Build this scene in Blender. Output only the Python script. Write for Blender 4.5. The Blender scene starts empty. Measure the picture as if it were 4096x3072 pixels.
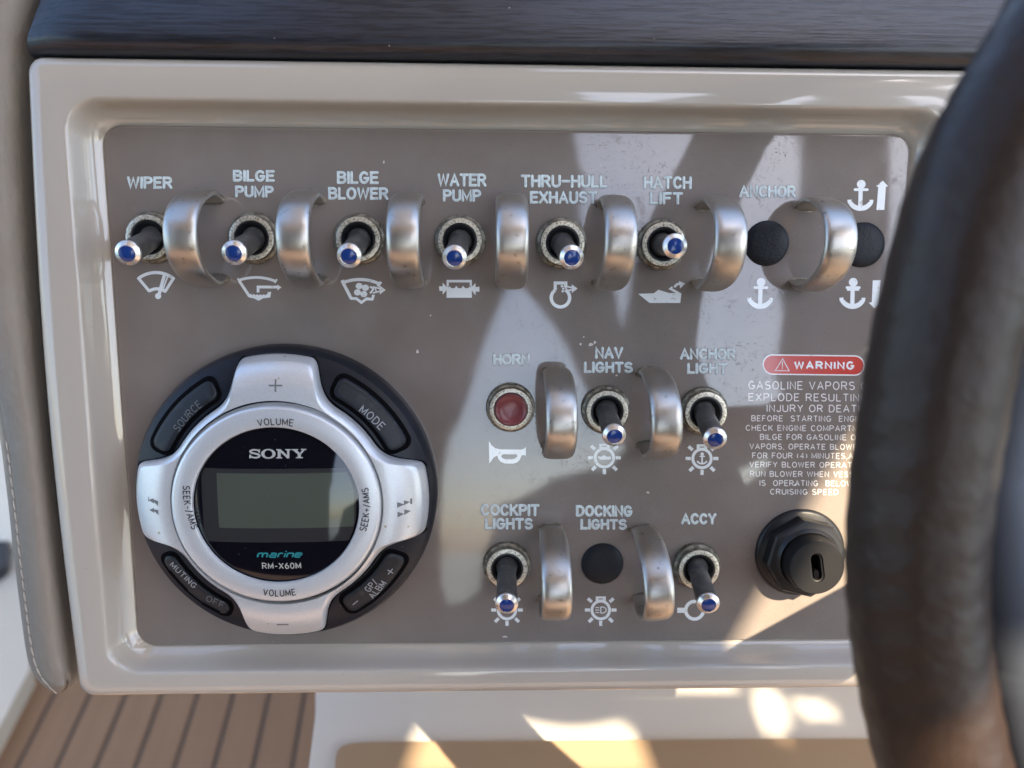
import bpy, bmesh, math, random
from mathutils import Vector, Matrix
from mathutils.geometry import tessellate_polygon
random.seed(7)
S = bpy.context.scene
COL = S.collection
MM = 0.001
rad = math.radians

# ------------------------------------------------------------------ frames
# panel frame: u right, v up along the dash panel, w out of it.  The dash leans back by TILT.
TILT = rad(20.7)
cT, sT = math.cos(TILT), math.sin(TILT)
M = Matrix(((1, 0, 0, 0), (0, sT, -cT, 0), (0, cT, sT, 0), (0, 0, 0, 1)))
CAM = Vector((-0.00843996, 0.04012205, 0.26686886))
R_ = Vector((0.99951051, 0.00590109, 0.0307232)); U_ = Vector((-0.00126718, 0.98887975, -0.14871192))
F_ = Vector((0.03125911, -0.14860019, -0.98840318))
FPX = 3077.0

def ray(x, y):
    return R_ * ((x - 2048) / FPX) - U_ * ((y - 1536) / FPX) + F_

def P(x, y, h=0.0):                       # photo pixel -> point of the panel frame at height h (m)
    d = ray(x, y)
    return CAM + d * ((h - CAM.z) / d.z)

# ------------------------------------------------------------------ camera, world, sun
cd = bpy.data.cameras.new('camera')
cam = bpy.data.objects.new('camera', cd); COL.objects.link(cam)
cd.sensor_width = 36.0; cd.lens = FPX / 4096 * 36
cd.clip_start = 0.005; cd.clip_end = 3000
rot = Matrix(((R_.x, U_.x, -F_.x), (R_.y, U_.y, -F_.y), (R_.z, U_.z, -F_.z)))
cam.matrix_world = M @ (Matrix.Translation(CAM) @ rot.to_4x4())
cd.dof.use_dof = True; cd.dof.focus_distance = 0.262; cd.dof.aperture_fstop = 8.0
S.camera = cam

SUN_L = Vector((0.50, 0.62, 1.0)).normalized()          # towards the sun, panel frame
SUN_W = (M.to_3x3() @ SUN_L).normalized()
elev = math.asin(SUN_W.z); azim = math.atan2(SUN_W.x, SUN_W.y)
world = bpy.data.worlds.new('World'); S.world = world; world.use_nodes = True
nt = world.node_tree
sky = nt.nodes.new('ShaderNodeTexSky'); sky.sky_type = 'NISHITA'; sky.sun_disc = False
sky.sun_elevation = elev; sky.sun_rotation = azim
sky.air_density = 1.0; sky.dust_density = 1.6; sky.ozone_density = 1.6
bg = nt.nodes['Background']; bg.inputs[1].default_value = 0.15
nt.links.new(sky.outputs[0], bg.inputs[0])
sl = bpy.data.lights.new('sun', 'SUN'); sl.energy = 4.6; sl.angle = rad(0.5); sl.color = (1.0, 0.82, 0.58)
sun = bpy.data.objects.new('sun', sl); COL.objects.link(sun)
sun.rotation_euler = SUN_W.to_track_quat('Z', 'Y').to_euler()
S.view_settings.view_transform = 'Standard'; S.view_settings.look = 'None'
S.view_settings.exposure = 2.0; S.view_settings.gamma = 1.0
try:
    S.cycles.use_adaptive_sampling = True; S.cycles.adaptive_threshold = 0.01
    S.cycles.use_denoising = True
    S.cycles.max_bounces = 8; S.cycles.diffuse_bounces = 4; S.cycles.glossy_bounces = 4
    S.cycles.sample_clamp_indirect = 6; S.cycles.caustics_reflective = False; S.cycles.caustics_refractive = False
except Exception:
    pass

# ------------------------------------------------------------------ materials
def lin(c):
    return tuple((x / 255 / 12.92) if x / 255 <= 0.04045 else ((x / 255 + 0.055) / 1.055) ** 2.4 for x in c)

class Mat:
    def __init__(s, name, base, rough=0.5, metal=0.0, spec=0.5, coat=0.0, coat_rough=0.05):
        s.m = bpy.data.materials.new(name); s.m.use_nodes = True
        s.t = s.m.node_tree; s.b = s.t.nodes['Principled BSDF']
        s.b.inputs['Base Color'].default_value = (*base, 1)
        s.b.inputs['Roughness'].default_value = rough
        s.b.inputs['Metallic'].default_value = metal
        s.b.inputs['Specular IOR Level'].default_value = spec
        s.b.inputs['Coat Weight'].default_value = coat
        s.b.inputs['Coat Roughness'].default_value = coat_rough
        s.base = base; s.bumpn = None; s.vary = False
    def n(s, typ, **kw):
        x = s.t.nodes.new(typ)
        for k, v in kw.items():
            if hasattr(x, k): setattr(x, k, v)
            else: x.inputs[k].default_value = v
        return x
    def l(s, a, b): s.t.links.new(a, b)
    def coord(s, scale=(1, 1, 1), rotz=0):
        tc = s.n('ShaderNodeTexCoord'); mp = s.n('ShaderNodeMapping')
        mp.inputs['Scale'].default_value = scale; mp.inputs['Rotation'].default_value = (0, 0, rotz)
        if s.vary:                               # every copy gets its own stretch of the wear pattern
            oi = s.n('ShaderNodeObjectInfo'); va = s.n('ShaderNodeVectorMath'); va.operation = 'ADD'
            cb = s.n('ShaderNodeCombineXYZ')
            for k in range(3): s.l(oi.outputs['Random'], cb.inputs[k])
            s.l(tc.outputs['Object'], va.inputs[0]); s.l(cb.outputs[0], va.inputs[1]); s.l(va.outputs[0], mp.inputs[0])
        else: s.l(tc.outputs['Object'], mp.inputs[0])
        return mp.outputs[0]
    def noise(s, scale, detail=3, rough=0.5, sc=(1, 1, 1), rotz=0):
        x = s.n('ShaderNodeTexNoise'); x.inputs['Scale'].default_value = scale
        x.inputs['Detail'].default_value = detail; x.inputs['Roughness'].default_value = rough
        s.l(s.coord(sc, rotz), x.inputs['Vector']); return x.outputs['Fac']
    def vor(s, scale, feature='F1', sc=(1, 1, 1)):
        x = s.n('ShaderNodeTexVoronoi'); x.feature = feature; x.inputs['Scale'].default_value = scale
        s.l(s.coord(sc), x.inputs['Vector']); return x.outputs['Distance']
    def ramp(s, fac, p0, p1, c0=(0, 0, 0), c1=(1, 1, 1)):
        x = s.n('ShaderNodeValToRGB'); e = x.color_ramp.elements
        e[0].position = p0; e[1].position = p1; e[0].color = (*c0, 1); e[1].color = (*c1, 1)
        s.l(fac, x.inputs[0]); return x.outputs[0]
    def mix(s, fac, a, b):
        x = s.n('ShaderNodeMix'); x.data_type = 'RGBA'
        for sock, val in ((x.inputs['Factor'], fac), (x.inputs[6], a), (x.inputs[7], b)):
            if isinstance(val, bpy.types.NodeSocket): s.l(val, sock)
            elif isinstance(val, (int, float)): sock.default_value = val
            else: sock.default_value = (*val, 1)
        return x.outputs[2]
    def math(s, op, a, b=0.0):
        x = s.n('ShaderNodeMath'); x.operation = op
        for i, val in enumerate((a, b)):
            if isinstance(val, bpy.types.NodeSocket): s.l(val, x.inputs[i])
            else: x.inputs[i].default_value = val
        return x.outputs[0]
    def color(s, c): s.l(c, s.b.inputs['Base Color'])
    def rough(s, fac, lo, hi):
        x = s.n('ShaderNodeMapRange'); x.inputs['To Min'].default_value = lo; x.inputs['To Max'].default_value = hi
        s.l(fac, x.inputs[0]); s.l(x.outputs[0], s.b.inputs['Roughness'])
    def bump(s, h, strength, dist=0.0002):
        x = s.n('ShaderNodeBump'); x.inputs['Strength'].default_value = strength
        x.inputs['Distance'].default_value = dist
        s.l(h, x.inputs['Height'])
        if s.bumpn is not None: s.l(s.bumpn.outputs[0], x.inputs['Normal'])
        s.bumpn = x
        s.l(x.outputs[0], s.b.inputs['Normal'])
        if s.b.inputs['Coat Weight'].default_value > 0: s.l(x.outputs[0], s.b.inputs['Coat Normal'])

# taupe faceplate: glossy gelcoat with pitting, water spots, fine scratches
plate = Mat('plate_gelcoat', (0.205, 0.172, 0.150), 0.16, spec=0.62, coat=0.42, coat_rough=0.02)
pit = plate.ramp(plate.vor(900, sc=(1, 1.3, 0.2)), 0.10, 0.24)
sepx = plate.n('ShaderNodeSeparateXYZ'); plate.l(plate.coord(), sepx.inputs[0])
wearx = plate.ramp(plate.math('MULTIPLY_ADD' if False else 'ADD', plate.math('MULTIPLY', sepx.outputs[0], 6.0), 0.5), 0.30, 0.62)
sel = plate.math('MULTIPLY', plate.ramp(plate.noise(130, 5, 0.7), 0.44, 0.66), wearx)
pitm = plate.math('MAXIMUM', pit, plate.math('SUBTRACT', 1.0, sel))
fine = plate.noise(900, 2)
col = plate.mix(plate.ramp(plate.noise(60, 4), 0.35, 0.7), (0.220, 0.189, 0.168), (0.244, 0.211, 0.189))
col = plate.mix(pitm, (0.14, 0.115, 0.095), col)
ring = plate.ramp(plate.vor(62), 0.055, 0.075)
ring2 = plate.ramp(plate.vor(62), 0.03, 0.05, (1, 1, 1), (0, 0, 0))
spotm = plate.math('MULTIPLY', plate.math('SUBTRACT', 1.0, plate.math('MAXIMUM', ring, ring2)), plate.ramp(plate.noise(23, 2), 0.5, 0.62))
col = plate.mix(plate.math('MULTIPLY', spotm, 0.4), col, (0.33, 0.30, 0.27))
dust = plate.ramp(plate.vor(170), 0.035, 0.05, (1, 1, 1), (0, 0, 0))
col = plate.mix(plate.math('MULTIPLY', dust, plate.math('MULTIPLY', 0.5, plate.ramp(plate.noise(45, 1), 0.52, 0.6))), col, (0.42, 0.38, 0.34))
plate.color(col)
rr = plate.math('ADD', plate.math('MULTIPLY', plate.noise(120, 5, 0.7), 0.8), plate.math('MULTIPLY', plate.math('SUBTRACT', 1.0, pitm), 0.8))
plate.rough(rr, 0.0, 0.13)
stain = plate.ramp(plate.noise(75, 4, 0.65), 0.60, 0.66)                 # dried splashes: matt spots
glossy = plate.math('MULTIPLY', pitm, plate.math('SUBTRACT', 1.0, plate.math('MULTIPLY', plate.math('MAXIMUM', stain, spotm), plate.math('MULTIPLY', wearx, 0.4))))
plate.l(plate.math('MULTIPLY', glossy, 0.62), plate.b.inputs['Specular IOR Level'])
plate.l(plate.math('MULTIPLY', glossy, 0.42), plate.b.inputs['Coat Weight'])
plate.bump(fine, 0.05, 0.00004)
plate.bump(pitm, 0.35, 0.00005)

gel = Mat('bezel_gelcoat', (0.42, 0.365, 0.305), 0.12, spec=0.65, coat=0.42, coat_rough=0.02)
gel.color(gel.mix(gel.ramp(gel.vor(200), 0.02, 0.04), (0.2, 0.16, 0.12), gel.mix(gel.noise(25, 4), (0.475, 0.428, 0.365), (0.515, 0.466, 0.40))))
gel.rough(gel.noise(90, 5, 0.7), 0.02, 0.16)
gel.bump(gel.noise(14, 2), 0.12, 0.001)
gel.bump(gel.noise(700, 2), 0.05, 0.00005)

letter = Mat('engraving_paint', (0.50, 0.56, 0.56), 0.45)
letter.color(letter.mix(letter.ramp(letter.noise(500, 3), 0.35, 0.62), (0.52, 0.59, 0.60), (0.66, 0.76, 0.77)))
letter.bump(letter.noise(900, 2), 0.3, 0.00008)
groove = Mat('engraving_shade', (0.14, 0.118, 0.102), 0.3)  # darker outline, painted shade at the edges of the letters
printw = Mat('white_print', (0.72, 0.76, 0.76), 0.2, spec=1.0, coat=0.6, coat_rough=0.03)
printw.color(printw.mix(printw.ramp(printw.noise(420, 3), 0.62, 0.7), (0.86, 0.91, 0.92), (0.6, 0.6, 0.58)))
printl = Mat('pale_print', (0.92, 0.92, 0.90), 0.2, spec=1.0, coat=0.6, coat_rough=0.03)
red = Mat('warning_red', (0.56, 0.035, 0.02), 0.2, spec=0.8, coat=0.4)
red.color(red.mix(red.noise(80, 4), (0.60, 0.045, 0.025), (0.50, 0.03, 0.02)))

steel = Mat('brushed_nickel', (0.62, 0.60, 0.57), 0.27, metal=1.0)
steel.vary = True
st = steel.noise(500, 4, 0.6, sc=(1.0, 0.05, 0.05))
steel.color(steel.mix(steel.ramp(steel.noise(330, 4, 0.65), 0.60, 0.72), steel.mix(steel.noise(60, 3), (0.56, 0.535, 0.49), (0.46, 0.435, 0.40)), (0.26, 0.24, 0.21)))
steel.rough(steel.math('MULTIPLY', steel.math('ADD', st, steel.noise(110, 4)), 0.6), 0.24, 0.48)
steel.bump(st, 0.08, 0.0002)
nick = Mat('corroded_nickel', (0.60, 0.57, 0.48), 0.4, metal=0.75)
nick.vary = True
nick.color(nick.mix(nick.ramp(nick.noise(1500, 3, 0.6), 0.50, 0.62), (0.72, 0.69, 0.59), (0.30, 0.27, 0.20)))
nick.bump(nick.noise(1500, 3), 0.4, 0.0001)
nickd = Mat('dull_knurled_nickel', (0.24, 0.22, 0.17), 0.5, metal=0.6)
nickd.vary = True
nickd.color(nickd.mix(nickd.ramp(nickd.noise(500, 3), 0.4, 0.6), (0.30, 0.275, 0.21), (0.12, 0.105, 0.08)))
alu = Mat('turned_aluminium', (0.82, 0.80, 0.77), 0.24, metal=1.0)
alu.vary = True
alu.rough(alu.noise(700, 3), 0.18, 0.42)
blue = Mat('blue_insert', (0.012, 0.045, 0.22), 0.16, spec=0.6)
blk = Mat('black_rubber', (0.012, 0.013, 0.016), 0.32)
blk.bump(blk.noise(600, 3), 0.2, 0.0002)
lev = Mat('lever_black_plastic', (0.035, 0.032, 0.031), 0.42)
lev.vary = True
lev.color(lev.mix(lev.ramp(lev.noise(400, 4), 0.45, 0.75), (0.065, 0.062, 0.061), (0.125, 0.12, 0.115)))
plug = Mat('grained_black_plug', (0.009, 0.011, 0.016), 0.42, spec=0.25)
plug.vary = True
plug.bump(plug.noise(850, 3, 0.6, sc=(1, 1.8, 1), rotz=0.6), 0.8, 0.00025)
hornred = Mat('red_button_plastic', (0.30, 0.045, 0.05), 0.28, spec=0.4, coat=0.15)
hornred.color(hornred.mix(hornred.noise(90, 3), (0.22, 0.05, 0.055), (0.17, 0.042, 0.047)))
silver = Mat('silver_paint', (0.60, 0.62, 0.64), 0.33, metal=0.5)
silver.color(silver.mix(silver.ramp(silver.vor(110), 0.03, 0.07), (0.42, 0.38, 0.29), silver.mix(silver.noise(1500, 2), (0.62, 0.65, 0.68), (0.76, 0.79, 0.82))))
silver.rough(silver.noise(1500, 2), 0.28, 0.42)
silver.bump(silver.noise(1800, 2), 0.15, 0.00005)
body = Mat('remote_dark_plastic', (0.016, 0.019, 0.027), 0.34, spec=0.3)
body.color(body.mix(body.ramp(body.vor(260), 0.03, 0.06), (0.12, 0.12, 0.11), (0.009, 0.012, 0.020)))
body.bump(body.noise(1400, 2), 0.2, 0.00008)
keyp = Mat('remote_key_rubber', (0.030, 0.035, 0.042), 0.36, spec=0.3)
keyp.color(keyp.mix(keyp.ramp(keyp.noise(160, 4, 0.65), 0.55, 0.75), (0.016, 0.019, 0.025), (0.045, 0.050, 0.056)))
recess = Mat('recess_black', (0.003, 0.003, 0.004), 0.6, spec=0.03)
glassb = Mat('display_black', (0.004, 0.004, 0.007), 0.05, spec=0.55)
glassb.color(glassb.mix(glassb.ramp(glassb.vor(330), 0.03, 0.06), (0.10, 0.10, 0.10), (0.004, 0.004, 0.008)))
lcdf = Mat('lcd_surround', (0.032, 0.032, 0.034), 0.06, spec=0.55)
lcd = Mat('lcd_grey_green', (0.055, 0.066, 0.052), 0.06, spec=0.55)
lcd.color(lcd.mix(lcd.ramp(lcd.vor(260), 0.02, 0.05), (0.16, 0.17, 0.15), lcd.mix(lcd.noise(30, 2), (0.066, 0.080, 0.064), (0.080, 0.093, 0.073))))
inkd = Mat('dark_ink', (0.03, 0.03, 0.035), 0.4)
inkg = Mat('grey_ink', (0.17, 0.18, 0.19), 0.4)
inks = Mat('key_ink', (0.12, 0.13, 0.14), 0.5)
inkk = Mat('mid_key_ink', (0.30, 0.32, 0.34), 0.5)
logo = Mat('logo_silver', (0.42, 0.43, 0.41), 0.4)
teal = Mat('teal_ink', (0.01, 0.23, 0.26), 0.4)
cap = Mat('ignition_black', (0.013, 0.013, 0.014), 0.34, spec=0.4)
cap.bump(cap.noise(500, 3), 0.15, 0.0002)
capm = Mat('matt_ignition_black', (0.014, 0.014, 0.015), 0.5, spec=0.2)
leather = Mat('taupe_leather', (0.235, 0.205, 0.172), 0.48, spec=0.35)
leather.color(leather.mix(leather.noise(40, 5, 0.6), (0.245, 0.208, 0.168), (0.31, 0.268, 0.222)))
leather.bump(leather.noise(420, 5, 0.65, sc=(1.5, 0.7, 1), rotz=0.3), 0.5, 0.0006)
leather.bump(leather.noise(28, 4, 0.6, sc=(1, 0.6, 1)), 0.8, 0.005)
thread = Mat('pale_thread', (0.62, 0.57, 0.50), 0.7)
wood = Mat('dark_stained_wood', (0.03, 0.022, 0.02), 0.40, spec=0.5, coat=0.12, coat_rough=0.25)
g1 = wood.noise(520, 5, 0.62, sc=(0.11, 1.6, 1.6))
g2 = wood.noise(60, 4, 0.6, sc=(0.08, 1.2, 1.2))
wood.color(wood.mix(wood.ramp(wood.vor(90), 0.014, 0.03), (0.35, 0.33, 0.3), wood.mix(wood.ramp(g1, 0.42, 0.52), (0.006, 0.008, 0.013), wood.mix(wood.ramp(g2, 0.35, 0.7), (0.013, 0.018, 0.030), (0.028, 0.030, 0.040)))))  # blue cast of the sky's sheen put into the grain colours
wood.rough(g1, 0.38, 0.24)
wood.bump(g1, 0.6, 0.0003)
gap = Mat('gap_black', (0.006, 0.006, 0.008), 0.6)
whel = Mat('steering_leather', (0.028, 0.021, 0.018), 0.42, spec=0.35)
whel.color(whel.mix(whel.noise(45, 4), (0.020, 0.011, 0.008), (0.032, 0.019, 0.013)))
whel.bump(whel.noise(260, 4, 0.6), 0.7, 0.0008)
whel.bump(whel.noise(60, 3), 0.06, 0.003)
trimm = Mat('blue_grey_wheel_trim', (0.06, 0.072, 0.095), 0.6, spec=0.3)
teak = Mat('teak', (0.30, 0.20, 0.135), 0.62)
tg = teak.noise(60, 5, 0.6, sc=(1.0, 0.05, 1))
teak.color(teak.mix(teak.noise(7, 3), teak.mix(tg, (0.125, 0.070, 0.038), (0.185, 0.108, 0.062)), teak.mix(tg, (0.16, 0.092, 0.051), (0.215, 0.127, 0.074))))
teak.bump(tg, 0.4, 0.001)
teak2 = Mat('teak_mat_wood', (0.45, 0.27, 0.13), 0.5)
tg2 = teak2.noise(30, 5, 0.6, sc=(0.12, 1.0, 1))
teak2.color(teak2.mix(tg2, (0.33, 0.235, 0.15), (0.42, 0.30, 0.19)))
caulk = Mat('black_caulk', (0.03, 0.027, 0.026), 0.6)
white = Mat('white_gelcoat', (0.72, 0.71, 0.67), 0.22)
white.color(white.mix(white.noise(6, 3), (0.74, 0.73, 0.69), (0.68, 0.67, 0.63)))
liner = Mat('cream_liner', (0.40, 0.385, 0.345), 0.4)
liner.color(liner.mix(liner.noise(7, 3), (0.42, 0.405, 0.365), (0.37, 0.355, 0.32)))
canvas = Mat('reflection_mask_dark', (0.035, 0.030, 0.028), 0.9, spec=0.1)  # for the added mask behind the camera, dark in reflections
canvas.bump(canvas.noise(300, 3), 0.3, 0.001)
roofm = Mat('shade_roof_cream', (0.72, 0.60, 0.42), 0.7)  # underside of the unseen shade roof
roofm.color(roofm.mix(roofm.noise(5, 2), (0.74, 0.62, 0.44), (0.66, 0.54, 0.38)))
seam = Mat('sea_water', (0.02, 0.06, 0.08), 0.15)
seam.bump(seam.noise(1.5, 4), 0.6, 0.1)
chip = Mat('bare_chip', (0.62, 0.60, 0.56), 0.4)

# ------------------------------------------------------------------ object helpers
def tag(o, label=None, cat=None, group=None, kind=None):
    if label: o['label'] = label
    if cat: o['category'] = cat
    if group: o['group'] = group
    if kind: o['kind'] = kind
    return o

def root(name, loc, label, cat, group=None, kind=None):
    o = bpy.data.objects.new(name, None); COL.objects.link(o); o.empty_display_size = 0.01
    o.matrix_world = M @ Matrix.Translation(loc)
    return tag(o, label, cat, group, kind)

def finish(me, mat, smooth=True, angle=35):
    me.materials.clear(); me.materials.append(mat.m)
    if smooth:
        me.shade_smooth(); me.set_sharp_from_angle(angle=rad(angle))
    me.update()

def obj(name, verts, faces, mat, parent=None, smooth=True, angle=35, world_space=False, label=None):
    me = bpy.data.meshes.new(name); me.from_pydata([tuple(v) for v in verts], [], faces)
    me.validate()
    finish(me, mat, smooth, angle)
    o = bpy.data.objects.new(name, me); COL.objects.link(o)
    if parent is not None: o.parent = parent
    elif not world_space: o.matrix_world = M.copy()
    if label: o['label'] = label
    return o

class G:                                     # geometry collector
    def __init__(s): s.v = []; s.f = []
    def add(s, vs, fs):
        k = len(s.v); s.v += [Vector(x) for x in vs]; s.f += [tuple(i + k for i in f) for f in fs]; return s
    def make(s, name, mat, parent=None, **kw): return obj(name, s.v, s.f, mat, parent, **kw)

def lathe(prof, n=48, rmod=None, close=False):
    vs, fs = [], []
    for j, (r, z) in enumerate(prof):
        for i in range(n):
            a = 2 * math.pi * i / n; rr = r * (rmod(i, j) if rmod else 1)
            vs.append((rr * math.cos(a) * MM, rr * math.sin(a) * MM, z * MM))
    for j in range(len(prof) - 1):
        for i in range(n):
            a, b = j * n + i, j * n + (i + 1) % n
            fs.append((a, b, b + n, a + n))
    if close:
        fs.append(tuple(range((len(prof) - 1) * n, len(prof) * n)))
    return vs, fs

def grid(rows, closed=False):
    n = len(rows[0]); vs = [p for r in rows for p in r]; fs = []
    for j in range(len(rows) - 1):
        for i in range(n if closed else n - 1):
            a, b = j * n + i, j * n + (i + 1) % n
            fs.append((a, b, b + n, a + n))
    return vs, fs

def fill(loops, fn, z0, z1=None):
    """polygon with holes; loops in 2-D, fn(x, y, z) -> point; z1 gives it thickness down to z1."""
    pts = [Vector((x, y, 0)) for lp in loops for x, y in lp]
    tris = tessellate_polygon([[Vector((x, y, 0)) for x, y in lp] for lp in loops])
    top = [fn(p.x, p.y, z0) for p in pts]
    fs = []
    for t in tris:
        a, b, c = (top[i] for i in t)
        nn = (b - a).cross(c - a)
        fs.append(tuple(t) if nn.z >= 0 else tuple(reversed(t)))
    vs = list(top)
    if z1 is not None:
        k = len(vs); vs += [fn(p.x, p.y, z1) for p in pts]
        fs += [tuple(i + k for i in reversed(f)) for f in list(fs)]
        o = 0
        for lp in loops:
            n = len(lp)
            for i in range(n):
                a, b = o + i, o + (i + 1) % n
                fs.append((a, b, b + k, a + k))
            o += n
    return vs, fs

def arcp(cx, cy, rx, ry, a0, a1, n=12):
    return [(cx + rx * math.cos(rad(a0 + (a1 - a0) * i / n)), cy + ry * math.sin(rad(a0 + (a1 - a0) * i / n))) for i in range(n + 1)]

def ribbon(pts, w, rnd=True, closed=False):
    """2-D centreline -> list of (left, mid, right) with mitres; round or flat ends."""
    pts = [Vector(p) for p in pts]; q = [pts[0]]
    for p in pts[1:]:
        if (p - q[-1]).length > 1e-6: q.append(p)
    pts = q
    if closed and (pts[0] - pts[-1]).length < 1e-6: pts.pop()
    n = len(pts); h = w / 2; out = []
    def nrm(a, b):
        d = (b - a).normalized(); return Vector((-d.y, d.x))
    for i, p in enumerate(pts):
        if closed: n0 = nrm(pts[i - 1], p); n1 = nrm(p, pts[(i + 1) % n])
        elif i == 0: n0 = n1 = nrm(p, pts[1])
        elif i == n - 1: n0 = n1 = nrm(pts[-2], p)
        else: n0 = nrm(pts[i - 1], p); n1 = nrm(p, pts[i + 1])
        m = n0 + n1
        m = m.normalized() if m.length > 1e-3 else n0
        k = min(1.6, 1 / max(0.4, m.dot(n0)))
        out.append((p + m * h * k, p, p - m * h * k))
    if rnd and not closed:
        d0 = (pts[0] - pts[1]).normalized(); d1 = (pts[-1] - pts[-2]).normalized()
        def endc(p, d):
            nn = Vector((-d.y, d.x)); r = []
            for t in (30, 60, 85):
                c, s_ = math.cos(rad(t)), math.sin(rad(t))
                r.append((p + d * h * s_ + nn * h * c, p + d * h * s_, p + d * h * s_ - nn * h * c))
            return r
        e0 = [(c, b, a) for a, b, c in endc(pts[0], d0)]; e1 = endc(pts[-1], d1)
        out = list(reversed(e0)) + out + e1
    if closed: out.append(out[0])
    return out

def stroke_geo(g, pts, w, fn, z, dome=0.0, rnd=True, closed=False):
    rb = ribbon(pts, w, rnd, closed); vs = []
    if dome:
        for a, b, c in rb:
            m1 = a.lerp(b, .45); m2 = c.lerp(b, .45)
            for q, hh in ((a, 0), (m1, .75), (b, 1), (m2, .75), (c, 0)): vs.append(fn(q.x, q.y, z + dome * hh))
        k = 5
    else:
        for a, b, c in rb:
            for q in (a, c): vs.append(fn(q.x, q.y, z))
        k = 2
    fs = []
    for i in range(len(rb) - 1):
        for j in range(k - 1):
            f = (i * k + j, i * k + j + 1, (i + 1) * k + j + 1, (i + 1) * k + j)
            a, b, c = (vs[t] for t in f[:3])
            if (b - a).cross(c - a).z < 0: f = tuple(reversed(f))
            fs.append(f)
    g.add(vs, fs)

def A(cx, cy, rx, ry, a0, a1, n=10): return arcp(cx, cy, rx, ry, a0, a1, n)
# single-stroke capitals: name -> (width, strokes); unit cap height, y up
FONT = {
 'A': (.66, [[(0, 0), (.33, 1), (.66, 0)], [(.12, .34), (.54, .34)]]),
 'B': (.58, [[(0, 0), (0, 1), (.32, 1)] + A(.32, .765, .22, .235, 90, -90) + [(0, .53)], [(.3, .53)] + A(.32, .265, .26, .265, 90, -90) + [(0, 0)]]),
 'C': (.60, [A(.31, .5, .31, .5, 40, 320, 18)]),
 'D': (.60, [[(0, 0), (0, 1), (.24, 1)] + A(.24, .5, .36, .5, 90, -90, 14) + [(0, 0)]]),
 'E': (.52, [[(.52, 1), (0, 1), (0, 0), (.52, 0)], [(0, .52), (.45, .52)]]),
 'F': (.50, [[(.50, 1), (0, 1), (0, 0)], [(0, .52), (.42, .52)]]),
 'G': (.64, [A(.32, .5, .32, .5, 42, 345, 18) + [(.63, .44), (.36, .44)]]),
 'H': (.58, [[(0, 0), (0, 1)], [(.58, 0), (.58, 1)], [(0, .52), (.58, .52)]]),
 'I': (.0, [[(0, 0), (0, 1)]]),
 'J': (.42, [[(.42, 1), (.42, .25)] + A(.21, .25, .21, .25, 0, -170, 8)]),
 'K': (.58, [[(0, 0), (0, 1)], [(.55, 1), (0, .38)], [(.18, .58), (.58, 0)]]),
 'L': (.46, [[(0, 1), (0, 0), (.46, 0)]]),
 'M': (.70, [[(0, 0), (0, 1), (.35, .15), (.70, 1), (.70, 0)]]),
 'N': (.58, [[(0, 0), (0, 1), (.58, 0), (.58, 1)]]),
 'O': (.66, [A(.33, .5, .33, .5, 0, 360, 22)]),
 'P': (.56, [[(0, 0), (0, 1), (.30, 1)] + A(.30, .74, .26, .26, 90, -90) + [(0, .48)]]),
 'R': (.60, [[(0, 0), (0, 1), (.32, 1)] + A(.32, .75, .25, .25, 90, -90) + [(0, .5)], [(.30, .5), (.60, 0)]]),
 'S': (.56, [A(.28, .755, .26, .245, 30, 250, 10) + A(.28, .26, .28, .26, 80, -150, 12)]),
 'T': (.58, [[(0, 1), (.58, 1)], [(.29, 1), (.29, 0)]]),
 'U': (.58, [[(0, 1), (0, .3)] + A(.29, .3, .29, .3, 180, 360, 12) + [(.58, 1)]]),
 'V': (.62, [[(0, 1), (.31, 0), (.62, 1)]]),
 'W': (.86, [[(0, 1), (.2, 0), (.43, .95), (.66, 0), (.86, 1)]]),
 'X': (.60, [[(0, 1), (.6, 0)], [(0, 0), (.6, 1)]]),
 'Y': (.60, [[(0, 1), (.3, .46), (.6, 1)], [(.3, .46), (.3, 0)]]),
 '0': (.52, [A(.26, .5, .26, .5, 0, 360, 20)]),
 '4': (.54, [[(.40, 0), (.40, 1), (0, .3), (.54, .3)]]),
 '6': (.52, [A(.27, .29, .25, .29, 0, 360, 16), A(.50, .30, .48, .70, 180, 100, 8)]),
 '-': (.36, [[(0, .42), (.36, .42)]]), '=': (.52, [[(0, .5), (.52, .5)]]), '+': (.56, [[(0, .42), (.56, .42)], [(.28, .14), (.28, .70)]]),
 '/': (.36, [[(0, -.1), (.36, 1.05)]]), '.': (.02, [[(0, 0), (.02, .0)]]), ',': (.05, [[(.05, .05), (0, -.14)]]),
 '(': (.2, [A(.5, .45, .5, .62, 140, 220, 8)]), ')': (.2, [A(-.3, .45, .5, .62, 40, -40, 8)]),
 '!': (.0, [[(0, 1), (0, .34)], [(0, .06), (0, .0)]]), ' ': (.22, []),
}
FONT['O'] = (.66, [A(.33, .5, .33, .5, 0, 350, 22) + [(.66, .5)]])

def layout(text, gap=.27, tail=''):
    """strokes in units of cap height, and the width of `text` (tail is added after it)."""
    x, out, wid = 0.0, [], 0.0
    for i, ch in enumerate(text + tail):
        w, st_ = FONT[ch]
        for s_ in st_: out.append([(x + px, py) for px, py in s_])
        x += w
        if i == len(text) - 1: wid = x
        x += gap
    return out, wid

def text_fit(g, text, box, w, fn, z, dome=0.0, tail='', slope=0.0, gap=.27, rnd=True):
    """text into box (x0, y0, x1, y1) of the photo's pixels; y down; w stroke width"""
    x0, y0, x1, y1 = box; x0 += w / 2; x1 -= w / 2; y0 += w / 2; y1 -= w / 2
    st_, wid = layout(text, gap, tail)
    sx = (x1 - x0) / wid; sy = (y1 - y0)
    for i, s_ in enumerate(st_):
        pts = [(x0 + px * sx, y1 - py * sy + slope * px * sx) for px, py in s_]
        stroke_geo(g, pts, w, fn, z + i * 3e-6, dome, rnd)

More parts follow.
